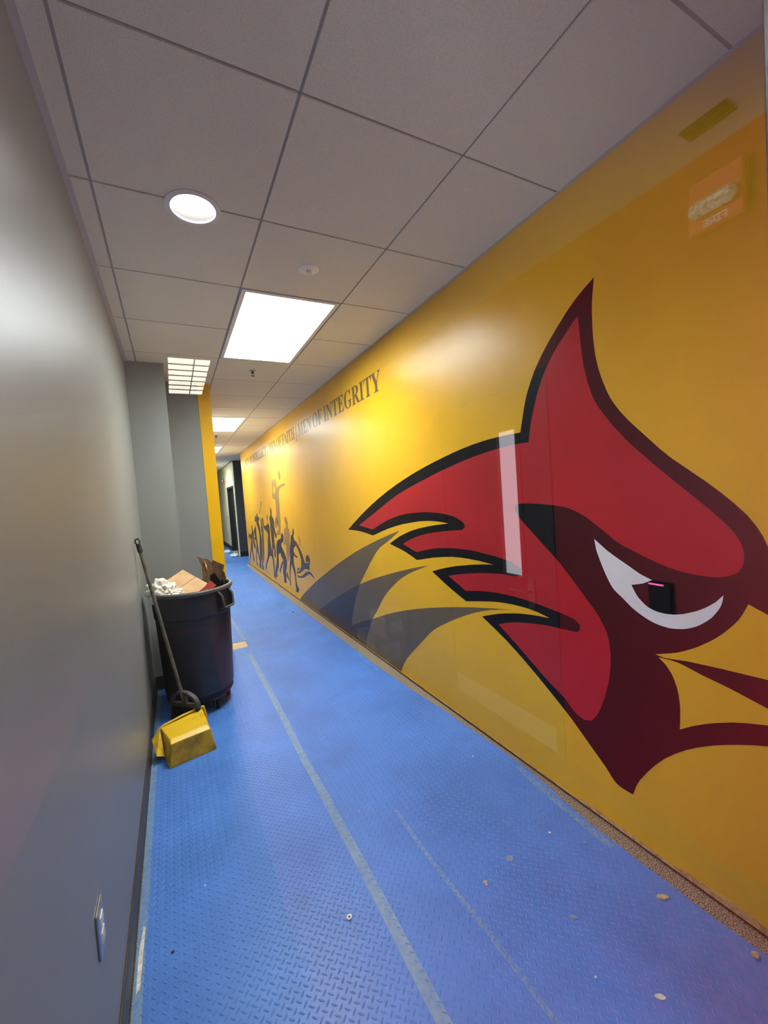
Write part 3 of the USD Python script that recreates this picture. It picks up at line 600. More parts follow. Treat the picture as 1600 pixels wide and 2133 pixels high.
for nm, poly, lab, ymax in (('floor_mat', left_poly, 'blue diamond-tread floor mat running under the trash can along the grey wall', 5.0),
                            ('floor_mat', right_poly, 'wide blue diamond-tread floor mat running the whole corridor beside the mural wall', 9.0),
                            ('floor_mat', far_poly, 'small blue mat piece beside the yellow wall end beyond the bare plywood patch', 7.0)):
    t = thing(nm, lab, 'floor mat')
    part(t, 'sheet', on_floor(poly, 0.0002, MZ - 0.0002), 'blue_mat')
    part(t, 'raised_tread', lugs(poly, ymax, MZ), 'blue_mat', smooth=True, kind='stuff')
single('plywood_patch', bx(0.428, 4.49, 0.0002, 0.582, 4.698, 0.0022), 'plywood', 'bare pale plywood rectangle showing between blue mats at the yellow wall end', 'subfloor patch')


def strip_poly(pts, w0, w1=None):
    w1 = w1 or w0
    L = [(x - w0, y) for x, y in pts]
    R = [(x + w1, y) for x, y in pts]
    return Polygon(L + R[::-1]).buffer(0)


def wob(y, a, s):
    return a * (meshkit.noise(np.stack([y * 2.1, y * 0, y * 0], 1), s) - 0.5)


ty = np.arange(YG + 0.05, 4.31, 0.06)
tape = strip_poly(list(zip(0.556 + wob(ty, 0.010, 4), ty)), 0.021)
single('seam_tape', on_floor(tape, MZ + 0.0010, 0.0002), 'clear_tape', 'long clear tape strip over the seam between the two blue mats', 'tape')
ty = np.arange(YG + 0.05, 3.88, 0.06)
tape = strip_poly(list(zip(-0.2245 + wob(ty, 0.004, 6), ty)), 0.0145)
single('edge_tape', on_floor(tape, MZ + 0.0010, 0.0002), 'clear_tape', 'clear tape along the mat edge beside the dark baseboard', 'tape')
ty = np.arange(4.70, 6.36, 0.06)
tape = strip_poly(list(zip(0.575 - 0.026 * (ty - 4.70) + 0.0 * ty, ty)), 0.022)
single('loose_tape', on_floor(tape, MZ + 0.0012, 0.0003), 'clear_tape', 'pale lifted tape strip beyond the plywood patch', 'tape')
ty = np.arange(YG + 0.05, 1.75, 0.05)
tape = strip_poly(list(zip(0.822 + wob(ty, 0.03, 9), ty)), 0.009)
single('tape_residue', on_floor(tape, MZ + 0.0006, 0.0002), 'faint_tape', 'faint narrow tape residue line on the wide mat in front', 'tape')
ty = np.arange(1.05, 1.62, 0.04)
tape = strip_poly(list(zip(np.interp(ty, [1.05, 1.3, 1.62], [1.478, 1.49, 1.52]) + wob(ty, 0.02, 12), ty)), 0.016)
single('worn_tape', on_floor(tape, MZ + 0.0010, 0.0002), 'faint_tape', 'short worn tape strip on the mat edge below the mural wall', 'tape')

# ================================================================ ceiling fittings
LL = ['nearest fluorescent panel lamp, the large bright rectangle over the corridor', 'second fluorescent panel lamp along the corridor beyond the sprinkler',
      'third fluorescent panel lamp half hidden by the yellow wall end', 'unseen far panel lamp placed to light the end of the corridor']
for (k, c), lab in zip(LAMPS, LL):
    y0, y1 = GY0 + k * T, GY0 + (k + 2) * T
    x0, x1 = GX[1], GX[2]
    t = thing('ceiling_lamp', lab, 'ceiling lamp', loc=((x0 + x1) / 2, (y0 + y1) / 2, ZC), group='fluorescent panel lamps in the ceiling')
    a = 0.009
    outer = sbox(x0 + a, y0 + a, x1 - a, y1 - a)
    inner = sbox(x0 + 0.034, y0 + 0.034, x1 - 0.034, y1 - 0.034)
    part(t, 'frame', on_floor(outer.difference(inner), ZC - 0.003, 0.022), 'white_metal')
    part(t, 'lens', bx(x0 + 0.034, y0 + 0.034, ZC + 0.004, x1 - 0.034, y1 - 0.034, ZC + 0.009), 'lamp_lens')
    part(t, 'housing', bx(x0 + 0.02, y0 + 0.02, ZC + 0.02, x1 - 0.02, y1 - 0.02, ZC + 0.11), 'white_metal')

for (dx, dy), lens, lab in ((DL, 'downlight_lens', 'round recessed downlight with white trim ring glowing in the ceiling tiles'), ((0.177, 0.42), 'added_downlight_lens', 'added recessed downlight out of view by the glass door, brightening the near wall')):  # the second one is added out of view, as fill
    t = thing('downlight', lab, 'downlight', loc=(dx, dy, ZC))
    part(t, 'trim_ring', lathe([(0.083, ZC + 0.002), (0.086, ZC - 0.006), (0.098, ZC - 0.007), (0.106, ZC - 0.003), (0.106, ZC + 0.002)], 64, dx, dy), 'white_metal', smooth=40)
    part(t, 'reflector', lathe([(0.083, ZC + 0.002), (0.078, ZC + 0.034), (0.076, ZC + 0.060)], 64, dx, dy), 'reflector_grey', smooth=True)
    part(t, 'lens', lathe([(0.0, ZC + 0.052), (0.0765, ZC + 0.052), (0.0765, ZC + 0.056), (0.0, ZC + 0.056)], 64, dx, dy), lens)
SD = (0.747, 2.132)
t = thing('sprinkler_cover', 'flat white round cover plate with a small sprinkler head on a ceiling tile', 'sprinkler', loc=(SD[0], SD[1], ZC))
part(t, 'cover_plate', lathe([(0.0, ZC - 0.006), (0.040, ZC - 0.006), (0.050, ZC - 0.004), (0.054, ZC - 0.0005), (0.0, ZC - 0.0005)], 48, *SD), 'plate_white', smooth=40)
part(t, 'sprinkler_head', cat_([bx(SD[0] - 0.011, SD[1] - 0.004, ZC - 0.018, SD[0] - 0.006, SD[1] + 0.004, ZC - 0.006), bx(SD[0] + 0.006, SD[1] - 0.004, ZC - 0.018, SD[0] + 0.011, SD[1] + 0.004, ZC - 0.006),
                                lathe([(0.0, ZC - 0.020), (0.014, ZC - 0.020), (0.014, ZC - 0.018), (0.0, ZC - 0.018)], 20, *SD)]), 'white_plastic')
for (sx, sy), lab in (((0.758, 3.93), 'small dark pendent sprinkler just beyond the nearest panel lamp'), ((0.774, 7.72), 'tiny dark pendent sprinkler just beyond the second panel lamp')):
    t = thing('sprinkler', lab, 'sprinkler', loc=(sx, sy, ZC), group='pendent ceiling sprinklers')
    part(t, 'escutcheon', lathe([(0.0, ZC - 0.008), (0.018, ZC - 0.008), (0.032, ZC - 0.003), (0.034, ZC), (0.0, ZC)], 32, sx, sy), 'brushed_steel', smooth=40)
    part(t, 'body', lathe([(0.0, ZC - 0.030), (0.007, ZC - 0.030), (0.009, ZC - 0.018), (0.012, ZC - 0.008), (0.0, ZC - 0.008)], 20, sx, sy), 'dark_metal', smooth=40)
    part(t, 'frame_arms', cat_([tube([(sx + s * 0.009, sy, ZC - 0.018), (sx + s * 0.013, sy, ZC - 0.034), (sx + s * 0.003, sy, ZC - 0.050)], 0.0022, 6) for s in (-1, 1)]), 'dark_metal')
    part(t, 'deflector', lathe([(0.0, ZC - 0.053), (0.017, ZC - 0.052), (0.017, ZC - 0.050), (0.0, ZC - 0.049)], 20, sx, sy), 'dark_metal')

# ================================================================ outlet low on the left wall
t = thing('wall_outlet', 'duplex electrical outlet low on the grey left wall', 'outlet', loc=(XL, 1.218, 0.489))
part(t, 'cover_plate', bx(XL, 1.183, 0.432, XL + 0.006, 1.253, 0.546, 0.002), 'brushed_steel')
for z in (0.508, 0.470):
    part(t, 'receptacle', bx(XL + 0.004, 1.202, z - 0.015, XL + 0.0085, 1.234, z + 0.015, 0.002), 'white_plastic')
part(t, 'screw', bx(XL + 0.004, 1.2155, 0.4865, XL + 0.0075, 1.2205, 0.4915, 0.001), 'brushed_steel')

# ================================================================ trash can on its dolly
CX, CY, CZ0, CZ1 = 0.075, 3.42, 0.130, 0.915
H = CZ1 - CZ0
t = thing('can_dolly', 'black round wheeled dolly under the trash can', 'dolly', loc=(CX, CY, 0))
part(t, 'platform', lathe([(0.0, 0.095), (0.18, 0.095), (0.222, 0.102), (0.232, 0.118), (0.232, 0.150), (0.226, 0.150), (0.222, 0.128), (0.0, 0.128)], 48, CX, CY), 'black_rubber', smooth=40)
for a in (-62, 10, 82, 154, 226):
    ca, sa = math.cos(math.radians(a)), math.sin(math.radians(a))
    wx, wy = CX + 0.176 * ca, CY + 0.176 * sa
    cst = part(t, 'caster', cat_([bx(wx - 0.004, wy - 0.026, 0.030, wx + 0.0, wy + 0.02, 0.095), lathe([(0.0, 0.084), (0.026, 0.084), (0.026, 0.096), (0.0, 0.096)], 20, wx, wy)]), 'caster_grey')
    wh = lathe([(0.0, -0.012), (0.026, -0.012), (0.032, -0.008), (0.032, 0.008), (0.026, 0.012), (0.0, 0.012)], 24)
    R_ = trimesh.transformations.rotation_matrix(math.pi / 2, (0, 1, 0))
    wh.apply_transform(R_)
    wh = rotz(wh, math.radians(25))
    wh.apply_translation((wx + 0.012, wy, 0.006 + 0.032))
    part(cst, 'wheel', wh, 'black_rubber', smooth=40)

t = thing('trash_can', 'large dark grey round trash can full of cardboard against the grey wall', 'trash can', loc=(CX, CY, CZ0))


def rad(z):
    return 0.238 + (0.268 - 0.238) * (z - CZ0) / H


zs = CZ0 + H * 0.755
body = [(0.0, CZ0), (0.20, CZ0), (0.226, CZ0 + 0.008), (0.238, CZ0 + 0.035), (rad(zs) - 0.002, zs - 0.006), (rad(zs) + 0.004, zs), (rad(zs) + 0.006, zs + 0.01), (0.274, CZ1 - 0.03),
        (0.270, CZ1 - 0.004), (0.262, CZ1 - 0.006), (0.258, CZ1 - 0.08), (0.225, CZ0 + 0.05), (0.0, CZ0 + 0.03)]
part(t, 'body', lathe(body, 72, CX, CY), 'bin_grey', smooth=35)
part(t, 'rim', lathe([(0.268, CZ1 - 0.03), (0.282, CZ1 - 0.030), (0.288, CZ1 - 0.024), (0.288, CZ1 - 0.008), (0.282, CZ1), (0.268, CZ1 + 0.001), (0.262, CZ1 - 0.006), (0.268, CZ1 - 0.03)], 72, CX, CY), 'bin_rim', smooth=35)
for a in (-42, 138):
    w = 0.19                                                                       # half angle of the grip
    c0 = math.radians(a)
    ring = lambda ang, r, z: (CX + r * math.cos(ang), CY + r * math.sin(ang), z)
    zt, zb = CZ1 - 0.026, CZ1 - 0.150
    pts = [ring(c0 - w * 1.12, 0.272, zt)] + [ring(c0 - w, 0.310, zt - 0.04), ring(c0 - w * 0.9, 0.316, zb + 0.01)] + [ring(c0 + w * f, 0.318, zb) for f in np.linspace(-0.8, 0.8, 7)] + [ring(c0 + w * 0.9, 0.316, zb + 0.01), ring(c0 + w, 0.310, zt - 0.04), ring(c0 + w * 1.12, 0.272, zt)]
    hb = [tube(pts, 0.0085, 10)]
    hd = part(t, 'handle', cat_(hb), 'bin_rim', smooth=50)
    # solid side cheeks between body and grip
    ck = []
    for s in (-1, 1):
        ang = c0 + s * w * 1.02
        n = np.array([-math.sin(ang), math.cos(ang), 0]) * 0.004
        Q = [ring(ang, 0.262, zt), ring(ang, 0.306, zt - 0.035), ring(ang, 0.314, zb), ring(ang, 0.262, zb - 0.02)]
        ck.append(hull([np.array(q) + n for q in Q] + [np.array(q) - n for q in Q]))
    A_ = np.linspace(-w, w, 9)
    fl = [ring(c0 + q, 0.262, zb - 0.018) for q in A_] + [ring(c0 + q, 0.316, zb - 0.004) for q in A_] + [ring(c0 + q, 0.262, zb - 0.024) for q in A_] + [ring(c0 + q, 0.316, zb - 0.010) for q in A_]
    ck.append(hull(fl))
    part(hd, 'bracket', cat_(ck), 'bin_grey')

# rubbish in the can
A0, B0, D0_ = np.array([0.026, 3.475, 1.038]), np.array([0.190, 3.363, 0.920]), np.array([-0.100, 3.370, 0.981])
ex, ey = B0 - A0, D0_ - A0
ey = ey * 1.06
ez = -unit(np.cross(ex, ey)) * 1.0
if ez[2] > 0:
    ez = -ez
go = frame_from(A0, ex, ey, ez)
t = thing('cardboard_box', 'tan cardboard box with a taped centre seam tilted in the trash can', 'cardboard box', loc=tuple(A0))
part(t, 'carton', go(bx(0, 0, 0.0, 1, 1, 0.105)), 'cardboard')
part(t, 'seam', go(bx(0.497, -0.002, -0.0006, 0.506, 1.002, 0.0004)), 'cardboard_dark', label='dark line of the centre seam')
part(t, 'flap', cat_([go(bx(0.0, 0.0, -0.002, 0.494, 0.998, 0.001)), go(bx(0.509, 0.0, -0.002, 1.0, 0.998, 0.001))]), 'cardboard')
t = thing('torn_cardboard', 'torn upright brown cardboard sheet sticking out at the back of the trash can', 'cardboard', loc=(0.24, 3.57, 0.9))


def plate(pts, y0, yslope, th, xref):
    """outline in x, z; y follows x so that the sheet stands bent in the can"""
    m = extr(Polygon(pts).buffer(0), th)
    v = np.array(m.vertices)
    return trimesh.Trimesh(np.stack([v[:, 0], y0 + yslope * (v[:, 0] - xref) - v[:, 2], v[:, 1]], 1), np.array(m.faces), process=False)


part(t, 'left_flap', plate([(0.135, 1.121), (0.168, 1.098), (0.213, 1.084), (0.236, 1.058), (0.246, 0.95), (0.236, 0.80), (0.160, 0.80), (0.163, 0.955), (0.163, 1.033)], 3.560, 0.35, 0.005, 0.2), 'cardboard_brown')
part(t, 'right_flap', plate([(0.236, 1.050), (0.251, 1.071), (0.330, 1.022), (0.320, 0.985), (0.318, 0.905), (0.290, 0.86), (0.242, 0.84)], 3.575, -0.25, 0.005, 0.24), 'cardboard_brown')
part(t, 'tear', plate([(0.180, 1.085), (0.190, 1.077), (0.203, 1.03), (0.198, 1.00), (0.190, 1.03)], 3.550, 0.35, 0.002, 0.2), 'drywall_paper', label='pale torn strip of paper on the left flap')
part(t, 'edge_fold', plate([(0.300, 0.985), (0.322, 0.972), (0.335, 0.90), (0.330, 0.84), (0.312, 0.84)], 3.520, -0.2, 0.006, 0.3), 'cardboard_dark')
part(t, 'black_flap', plate([(0.215, 0.965), (0.250, 0.975), (0.290, 0.900), (0.300, 0.84), (0.200, 0.84)], 3.505, 0.1, 0.004, 0.25), 'bag_black', label='black plastic flap in front of the cardboard')  # plain black flap in the bag colour
blob = trimesh.creation.icosphere(4, 1.0)
v = np.array(blob.vertices)
v = v * (0.80 + 0.75 * np.abs(meshkit.fbm(v * 1.9 + 3, 2, 21) - 0.5)[:, None] * 1.7) * np.array([0.098, 0.080, 0.092])
bag = trimesh.Trimesh(v + np.array([-0.128, 3.345, 0.918]), blob.faces, process=False)
v2 = np.array(blob.vertices)
v2 = v2 * (0.75 + 0.9 * np.abs(meshkit.fbm(v2 * 2.0 + 8, 2, 31) - 0.5)[:, None] * 1.7) * np.array([0.060, 0.05, 0.048])
bag2 = trimesh.Trimesh(v2 + np.array([-0.045, 3.275, 0.900]), blob.faces, process=False)
t = thing('plastic_bag', 'crumpled white plastic bag at the left side of the trash can', 'plastic bag', loc=(-0.12, 3.34, 0.85))
part(t, 'bag', bag, 'bag_white', smooth=25)
part(t, 'bag_tail', bag2, 'bag_white', smooth=25)
single('red_card', hull([(0.200, 3.300, 0.957), (0.240, 3.300, 0.914), (0.175, 3.235, 0.884), (0.110, 3.26, 0.880), (0.205, 3.310, 0.950), (0.245, 3.31, 0.907), (0.15, 3.32, 0.84)]), 'red_card',
       'small dark red folded card between the tan box and the black plastic in the can', 'card')
fill = lathe([(0.0, 0.86), (0.12, 0.85), (0.252, 0.80), (0.252, 0.76), (0.0, 0.76)], 32, CX, CY)
single('black_bag', fill, 'bag_black', 'black trash bag liner deep inside the trash can', 'trash bag', smooth=40)

# ================================================================ broom leaning on the wall
HB = np.array([-0.048, 3.030, 0.252])
HT = np.array([-0.226, 3.190, 1.285])
axis = unit(HT - HB)
t = thing('broom', 'worn grey broom with long handle leaning on the left wall beside the trash can', 'broom', loc=(HB[0], HB[1], 0))
part(t, 'handle', tube([HB + (HT - HB) * f for f in np.linspace(-0.02, 0.955, 12)], 0.0115, 12), 'broom_handle', smooth=40)
cap0 = HB + (HT - HB) * 0.950
cap = part(t, 'grip_cap', tube([cap0, cap0 + axis * 0.05, cap0 + axis * 0.058], [0.0155, 0.0155, 0.013], 14), 'black_rubber', smooth=40)
side = unit(np.cross(axis, (0.3, -1, 0)))
loop = [cap0 + axis * (0.072 + 0.02 * math.sin(a)) + side * 0.013 * math.cos(a) for a in np.linspace(0, 2 * math.pi, 19)]
part(t, 'hanging_loop', tube(loop, 0.0048, 8), 'black_rubber', smooth=50)
bexx = unit(np.array([0.155, -0.19, 0.012]))
bezz = unit(axis - bexx * (axis @ bexx))
beyy = np.cross(bezz, bexx)
hw = 0.128
HO = np.array([-0.038, 3.030, 0.206])
gof = frame_from(HO, bexx, beyy, bezz)
arc = [(hw * math.cos(a), 0.088 * math.sin(a)) for a in np.linspace(0, math.pi, 25)]
arc_in = [((hw - 0.020) * math.cos(a), 0.070 * math.sin(a)) for a in np.linspace(0, math.pi, 25)]
bow = Polygon(arc).difference(Polygon(arc_in)).union(sbox(-hw, -0.018, hw, 0.006)).union(sbox(-0.017, -0.01, 0.017, 0.080)).buffer(0)


def upright(poly, th):
    m = extr(poly, th)
    vv = np.array(m.vertices)
    return trimesh.Trimesh(np.stack([vv[:, 0], vv[:, 2] - th / 2, vv[:, 1]], 1), np.array(m.faces)[:, ::-1], process=False)


part(t, 'bow_frame', gof(upright(bow, 0.026)), 'broom_grey', smooth=30)
hs = []
for i in range(420):
    u, w_ = rng.uniform(-1, 1), rng.uniform(-1, 1)
    top = HO + bexx * u * (hw - 0.006) + beyy * w_ * 0.011 - bezz * 0.012
    ln = 0.205 + 0.01 * rng.uniform(-1, 1)
    bot = HO + bexx * u * (hw + 0.016) + beyy * (w_ * 0.030 + 0.006 * rng.normal()) - bezz * ln + bexx * 0.004 * rng.normal()
    bot[2] = max(bot[2], 0.012)
    mid = (top + bot) / 2 + np.array([0.004 * rng.normal(), 0.004 * rng.normal(), 0])
    hs.append(tube([top, mid, bot], [0.0016, 0.0016, 0.0009], 4, cap=False))
part(t, 'bristles', cat_(hs), 'bristle', kind='stuff')

# ================================================================ yellow dustpan lying on the mat
z0 = 0.0078
a_ = np.array([-0.142, 2.668, z0])
b_ = np.array([0.115, 2.722, z0])
fx = unit(b_ - a_)
fy = np.array([-fx[1], fx[0], 0])
fz = np.array([0, 0, 1.0])
W_ = float(np.linalg.norm(b_ - a_))
DEP = 0.235
gp = frame_from(a_, fx, fy, fz)
t = thing('dustpan', 'dirty yellow plastic lobby dustpan standing on the blue mat in front of the broom', 'dustpan', loc=tuple(a_))


def rhull(pts, r):
    """rounded solid: the hull of small spheres centred at the given points"""
    b = np.array(trimesh.creation.icosphere(1, r).vertices)
    return trimesh.convex.convex_hull(np.vstack([b + np.array(p) for p in pts]))


th = 0.0035
rr, I = 0.007, 0.024
zb_, zl, zr = 0.120, 0.142, 0.172        # top of the back; top of the mouth left and right


def X(x, s):
    return x if s == 0 else W_ - x


part(t, 'back_plate', gp(rhull([(rr, rr, rr), (W_ - rr, rr, rr), (W_ - I, 0.030, zb_), (I, 0.030, zb_)], rr)), 'pan_olive', smooth=40, label='darker mottled olive back of the pan')
part(t, 'hood', gp(rhull([(I, 0.031, zb_ + 0.001), (W_ - I, 0.031, zb_ + 0.001), (I + 0.004, 0.060, zb_ + 0.014), (W_ - I - 0.004, 0.060, zb_ + 0.018), (W_ - 0.014, DEP, zr - rr), (0.014, DEP, zl - rr)], rr)), 'pan_yellow', smooth=40)
for s_ in (0, 1):
    zz = zr if s_ else zl
    part(t, 'cheek', gp(rhull([(X(rr, s_), rr, rr), (X(I, s_), 0.031, zb_), (X(0.014, s_), DEP, zz - rr), (X(0.002, s_), DEP, 0.010)], rr * 0.8)), 'pan_yellow', smooth=40)
part(t, 'floor_plate', gp(hull([(0, 0, 0), (W_, 0, 0), (W_ + 0.004, DEP + 0.02, 0), (-0.004, DEP + 0.02, 0), (0, 0, th), (W_, 0, th), (W_ + 0.004, DEP + 0.02, 0.0015), (-0.004, DEP + 0.02, 0.0015)])), 'pan_yellow')
lip = [(-0.012, DEP + 0.004, 0.012), (-0.016, DEP + 0.004, zl * 0.62), (-0.006, DEP + 0.006, zl - 0.012), (0.022, DEP + 0.008, zl + 0.006), (W_ / 2, DEP + 0.010, (zl + zr) / 2 + 0.010), (W_ - 0.03, DEP + 0.008, zr + 0.006), (W_ + 0.002, DEP + 0.006, zr + 0.008), (W_ + 0.012, DEP + 0.004, zr * 0.7), (W_ + 0.012, DEP + 0.004, 0.02)]
dense = np.array([np.interp(np.linspace(0, 8, 49), range(9), [p[k] for p in lip]) for k in range(3)]).T
part(t, 'rolled_lip', gp(tube(dense, 0.0075, 10)), 'pan_yellow', smooth=60)
part(t, 'handle_socket', gp(cat_([hull([(-0.004, 0.10, 0.03), (-0.048, 0.10, 0.05), (-0.050, 0.20, 0.10), (-0.002, 0.21, 0.15), (-0.004, 0.13, 0.03), (-0.048, 0.13, 0.05), (-0.050, 0.22, 0.10), (-0.002, 0.225, 0.15)])])), 'pan_yellow', label='moulded yellow bracket on the wall side of the pan')

# ================================================================ litter on the mats
def disc(x, y, r, h, sx=1.0, ang=0.0, seed=0, n=18):
    A = np.linspace(0, 2 * math.pi, n, endpoint=False)
    R_ = r * (1 + 0.35 * (meshkit.noise(np.stack([np.cos(A) * 2 + seed, np.sin(A) * 2, A * 0], 1), seed) - 0.5))
    p = affinity.translate(affinity.rotate(Polygon(np.stack([R_ * np.cos(A) * sx, R_ * np.sin(A)], 1)), ang, origin=(0, 0)), x, y)
    return on_floor(p, MZ + 0.0018, h)


LIT = [('washer', 0.435, 1.350, None, 'white_plastic', 'small round white ring lying alone on the near blue mat', 'ring'),
       ('dust_spot', 1.083, 1.228, (0.020, 0.0003, 1.0, 20), 'dust_pale', 'large round pale dust smudge on the mat near the mural wall', 'smudge'),
       ('leaf_scrap', 1.425, 0.834, (0.013, 0.004, 2.0, -30), 'chip_tan', 'tan curled scrap near the mat edge by the mural wall', 'scrap'),
       ('paper_scrap', 1.124, 0.676, (0.010, 0.002, 2.0, -40), 'paper_white', 'white paper flake lowest right on the mat', 'scrap'),
       ('drywall_chip', 1.473, 0.590, (0.012, 0.006, 1.3, 10), 'chip_tan', 'rounded tan drywall chip at the mat edge in the bottom right corner', 'chip'),
       ('paper_scrap', 0.932, 1.198, (0.009, 0.002, 1.6, 70), 'chip_tan', 'pale tan flake left of the round dust smudge', 'scrap'),
       ('paper_scrap', 1.105, 0.948, (0.008, 0.001, 2.2, -50), 'dust_pale', 'thin pale flake in the right middle of the near mat', 'scrap'),
       ('paper_scrap', 1.012, 0.799, (0.004, 0.001, 1.4, 10), 'paper_white', 'tiny white speck right of the narrow tape residue', 'scrap'),
       ('dark_speck', -0.129, 1.556, (0.006, 0.003, 1.1, 0), 'black_speck', 'tiny black speck on the mat near the left tape', 'speck'),
       ('paper_scrap', -0.015, 1.765, (0.004, 0.001, 1.2, 0), 'paper_white', 'tiny white speck on the left mat in front of the dustpan', 'scrap'),
       ('dark_speck', 1.302, 5.426, (0.014, 0.005, 1.2, 0), 'black_speck', 'dark crumb on the mat below the wing swooshes', 'speck'),
       ('paper_scrap', 0.666, 1.784, (0.009, 0.0006, 1.0, 0), 'dust_pale', 'pale spot just right of the seam tape', 'scrap'),
       ('paper_scrap', 1.187, 1.666, (0.007, 0.0006, 1.0, 0), 'dust_pale', 'pale spot on the mat below the lower bird beak', 'scrap'),
       ('paper_scrap', 1.315, 1.231, (0.007, 0.001, 1.0, 0), 'paper_white', 'white crumb between the dust smudge and the mural wall', 'scrap'),
       ('paper_scrap', 1.400, 1.121, (0.008, 0.0008, 1.0, 0), 'dust_pale', 'pale round spot nearest the worn tape', 'scrap'),
       ('paper_scrap', 1.369, 1.804, (0.006, 0.001, 1.6, 0), 'paper_white', 'white crumb on the mat below the emblem feathers', 'scrap')]
for i, (nm, x, y, spec, mt, lab, ct) in enumerate(LIT):
    if spec is None:
        m = lathe([(0.0045, MZ + 0.002), (0.010, MZ + 0.002), (0.0105, MZ + 0.004), (0.0085, MZ + 0.0068), (0.0045, MZ + 0.006), (0.0045, MZ + 0.002)], 28, x, y)
    else:
        m = disc(x, y, spec[0] * 0.72, spec[1], spec[2], spec[3], i + 3)
    single(nm, m, mt, lab, ct, smooth=30)
tp = Polygon([(-0.223, 1.71), (-0.216, 1.70), (-0.2185, 1.60), (-0.221, 1.49), (-0.231, 1.478), (-0.232, 1.60), (-0.228, 1.66)])
single('torn_label', on_floor(tp, MZ + 0.0014, 0.0005), 'paper_white', 'torn white paper strip stuck on the tape by the baseboard', 'paper')

# ================================================================ far end: black door, alarm, switch, plastic sheeting
dr = thing('door_2', kind=ST)
part(dr, 'frame', cat_([bx(1.588, D0, 0, 1.76, D0 + 0.06, DH, 0.002), bx(1.588, D1 - 0.06, 0, 1.76, D1, DH, 0.002), bx(1.588, D0 + 0.06, DH - 0.06, 1.76, D1 - 0.06, DH, 0.002)]), 'black_door')
part(dr, 'leaf', bx(1.70, D0 + 0.06, 0.01, 1.745, D1 - 0.06, DH - 0.06, 0.002), 'black_door')
part(dr, 'door_handle', cat_([bx(1.66, D0 + 0.13, 0.98, 1.70, D0 + 0.16, 1.06, 0.004), tube([(1.66, D0 + 0.145, 1.02), (1.645, D0 + 0.145, 1.02), (1.645, D0 + 0.26, 1.02)], 0.009, 10)]), 'brushed_steel')
t = thing('fire_strobe', 'tiny red and white alarm strobe high on the far cream wall', 'fire alarm', loc=(1.60, 14.75, 2.30))
part(t, 'base_plate', bx(1.560, 14.69, 2.24, 1.60, 14.81, 2.36, 0.004), 'alarm_red')
part(t, 'lens', bx(1.535, 14.71, 2.265, 1.560, 14.745, 2.335, 0.006), 'white_plastic')
t = thing('light_switch', 'small light switch beside the black door on the far cream wall', 'light switch', loc=(1.60, 14.45, 1.05))
part(t, 'switch_plate', bx(1.594, 14.415, 0.99, 1.60, 14.485, 1.11, 0.001), 'dark_metal')
part(t, 'rocker', bx(1.588, 14.435, 1.02, 1.594, 14.465, 1.08, 0.001), 'white_plastic')
for (x, y, w1, seed, lab) in ((1.40, 13.7, 0.16, 4, 'crumpled clear plastic sheeting on the floor left of the far black door'), (1.46, 12.5, 0.20, 9, 'flat strip of clear plastic sheeting in front of the dark far corner')):
    bl = trimesh.creation.icosphere(2, 1.0)
    vv = np.array(bl.vertices)
    vv = vv * (1 + 0.8 * (meshkit.fbm(vv * 2.4 + seed, 4, seed) - 0.5)[:, None]) * np.array([w1 * 0.55, w1 * 1.3, 0.05])
    vv[:, 2] = np.maximum(vv[:, 2] + 0.03, 0) + MZ
    single('plastic_sheeting', trimesh.Trimesh(vv + np.array([x, y, 0]), bl.faces, process=False), 'clear_sheeting', lab, 'plastic sheeting', smooth=False)

# ================================================================ glass door and the lobby behind the camera (seen as reflections in the glass)
LX0, LX1, LY0, LZ = -1.60, 1.76, -5.0, 2.62
dg = thing('door_1', kind=ST)
fr = []
for x0, x1 in ((-0.245, -0.165), (0.932, 1.012), (1.48, 1.56)):
    fr.append(bx(x0, YG - 0.025, 0.0, x1, YG + 0.025, 2.55, 0.003))
for x0, x1 in ((-0.165, 0.932), (1.012, 1.48)):
    fr += [bx(x0, YG - 0.025, 0.0, x1, YG + 0.025, 0.16, 0.003), bx(x0, YG - 0.025, 2.46, x1, YG + 0.025, 2.55, 0.003)]
part(dg, 'frame', cat_(fr), 'bronze_frame')
part(dg, 'glass_pane', bx(-0.170, YG - 0.001, 0.155, 0.937, YG + 0.001, 2.465), 'glass')
part(dg, 'glass_pane', bx(1.007, YG - 0.001, 0.155, 1.485, YG + 0.001, 2.465), 'glass')
single('wall_header', bx(LX0 - 0.1, YG - 0.04, 2.551, LX1 + 0.1, YG + 0.045, ZC + 0.14), 'lobby_grey', kind=ST)
single('wall_lobby_front', bx(LX0 - 0.1, YG - 0.04, 0, -0.246, YG + 0.045, 2.55), 'lobby_grey', kind=ST)
single('wall_lobby_front', bx(1.561, YG - 0.04, 0, LX1 + 0.1, YG + 0.045, 2.55), 'red_wall', kind=ST)
single('floor_lobby', bx(LX0, LY0, 0.0, LX1, YG - 0.03, 0.004), 'lobby_carpet', kind=ST)
single('added_dark_mat', bx(-0.75, -4.8, 0.004, 0.24, YG - 0.06, 0.012, 0.003), 'black_rubber', 'added long black sheet on the lobby floor, keeping the left reflection dark', 'added mat')  # added; its dark reflection stands in for the person holding the camera
single('ceiling_lobby', bx(LX0 - 0.1, LY0, LZ, LX1 + 0.1, YG - 0.04, LZ + 0.1), 'lobby_white', kind=ST)
single('wall_lobby_back', bx(LX0 - 0.1, LY0 - 0.1, 0, LX1 + 0.1, LY0, LZ), 'lobby_grey', kind=ST)


def my(yv):
    return 2 * YG - yv


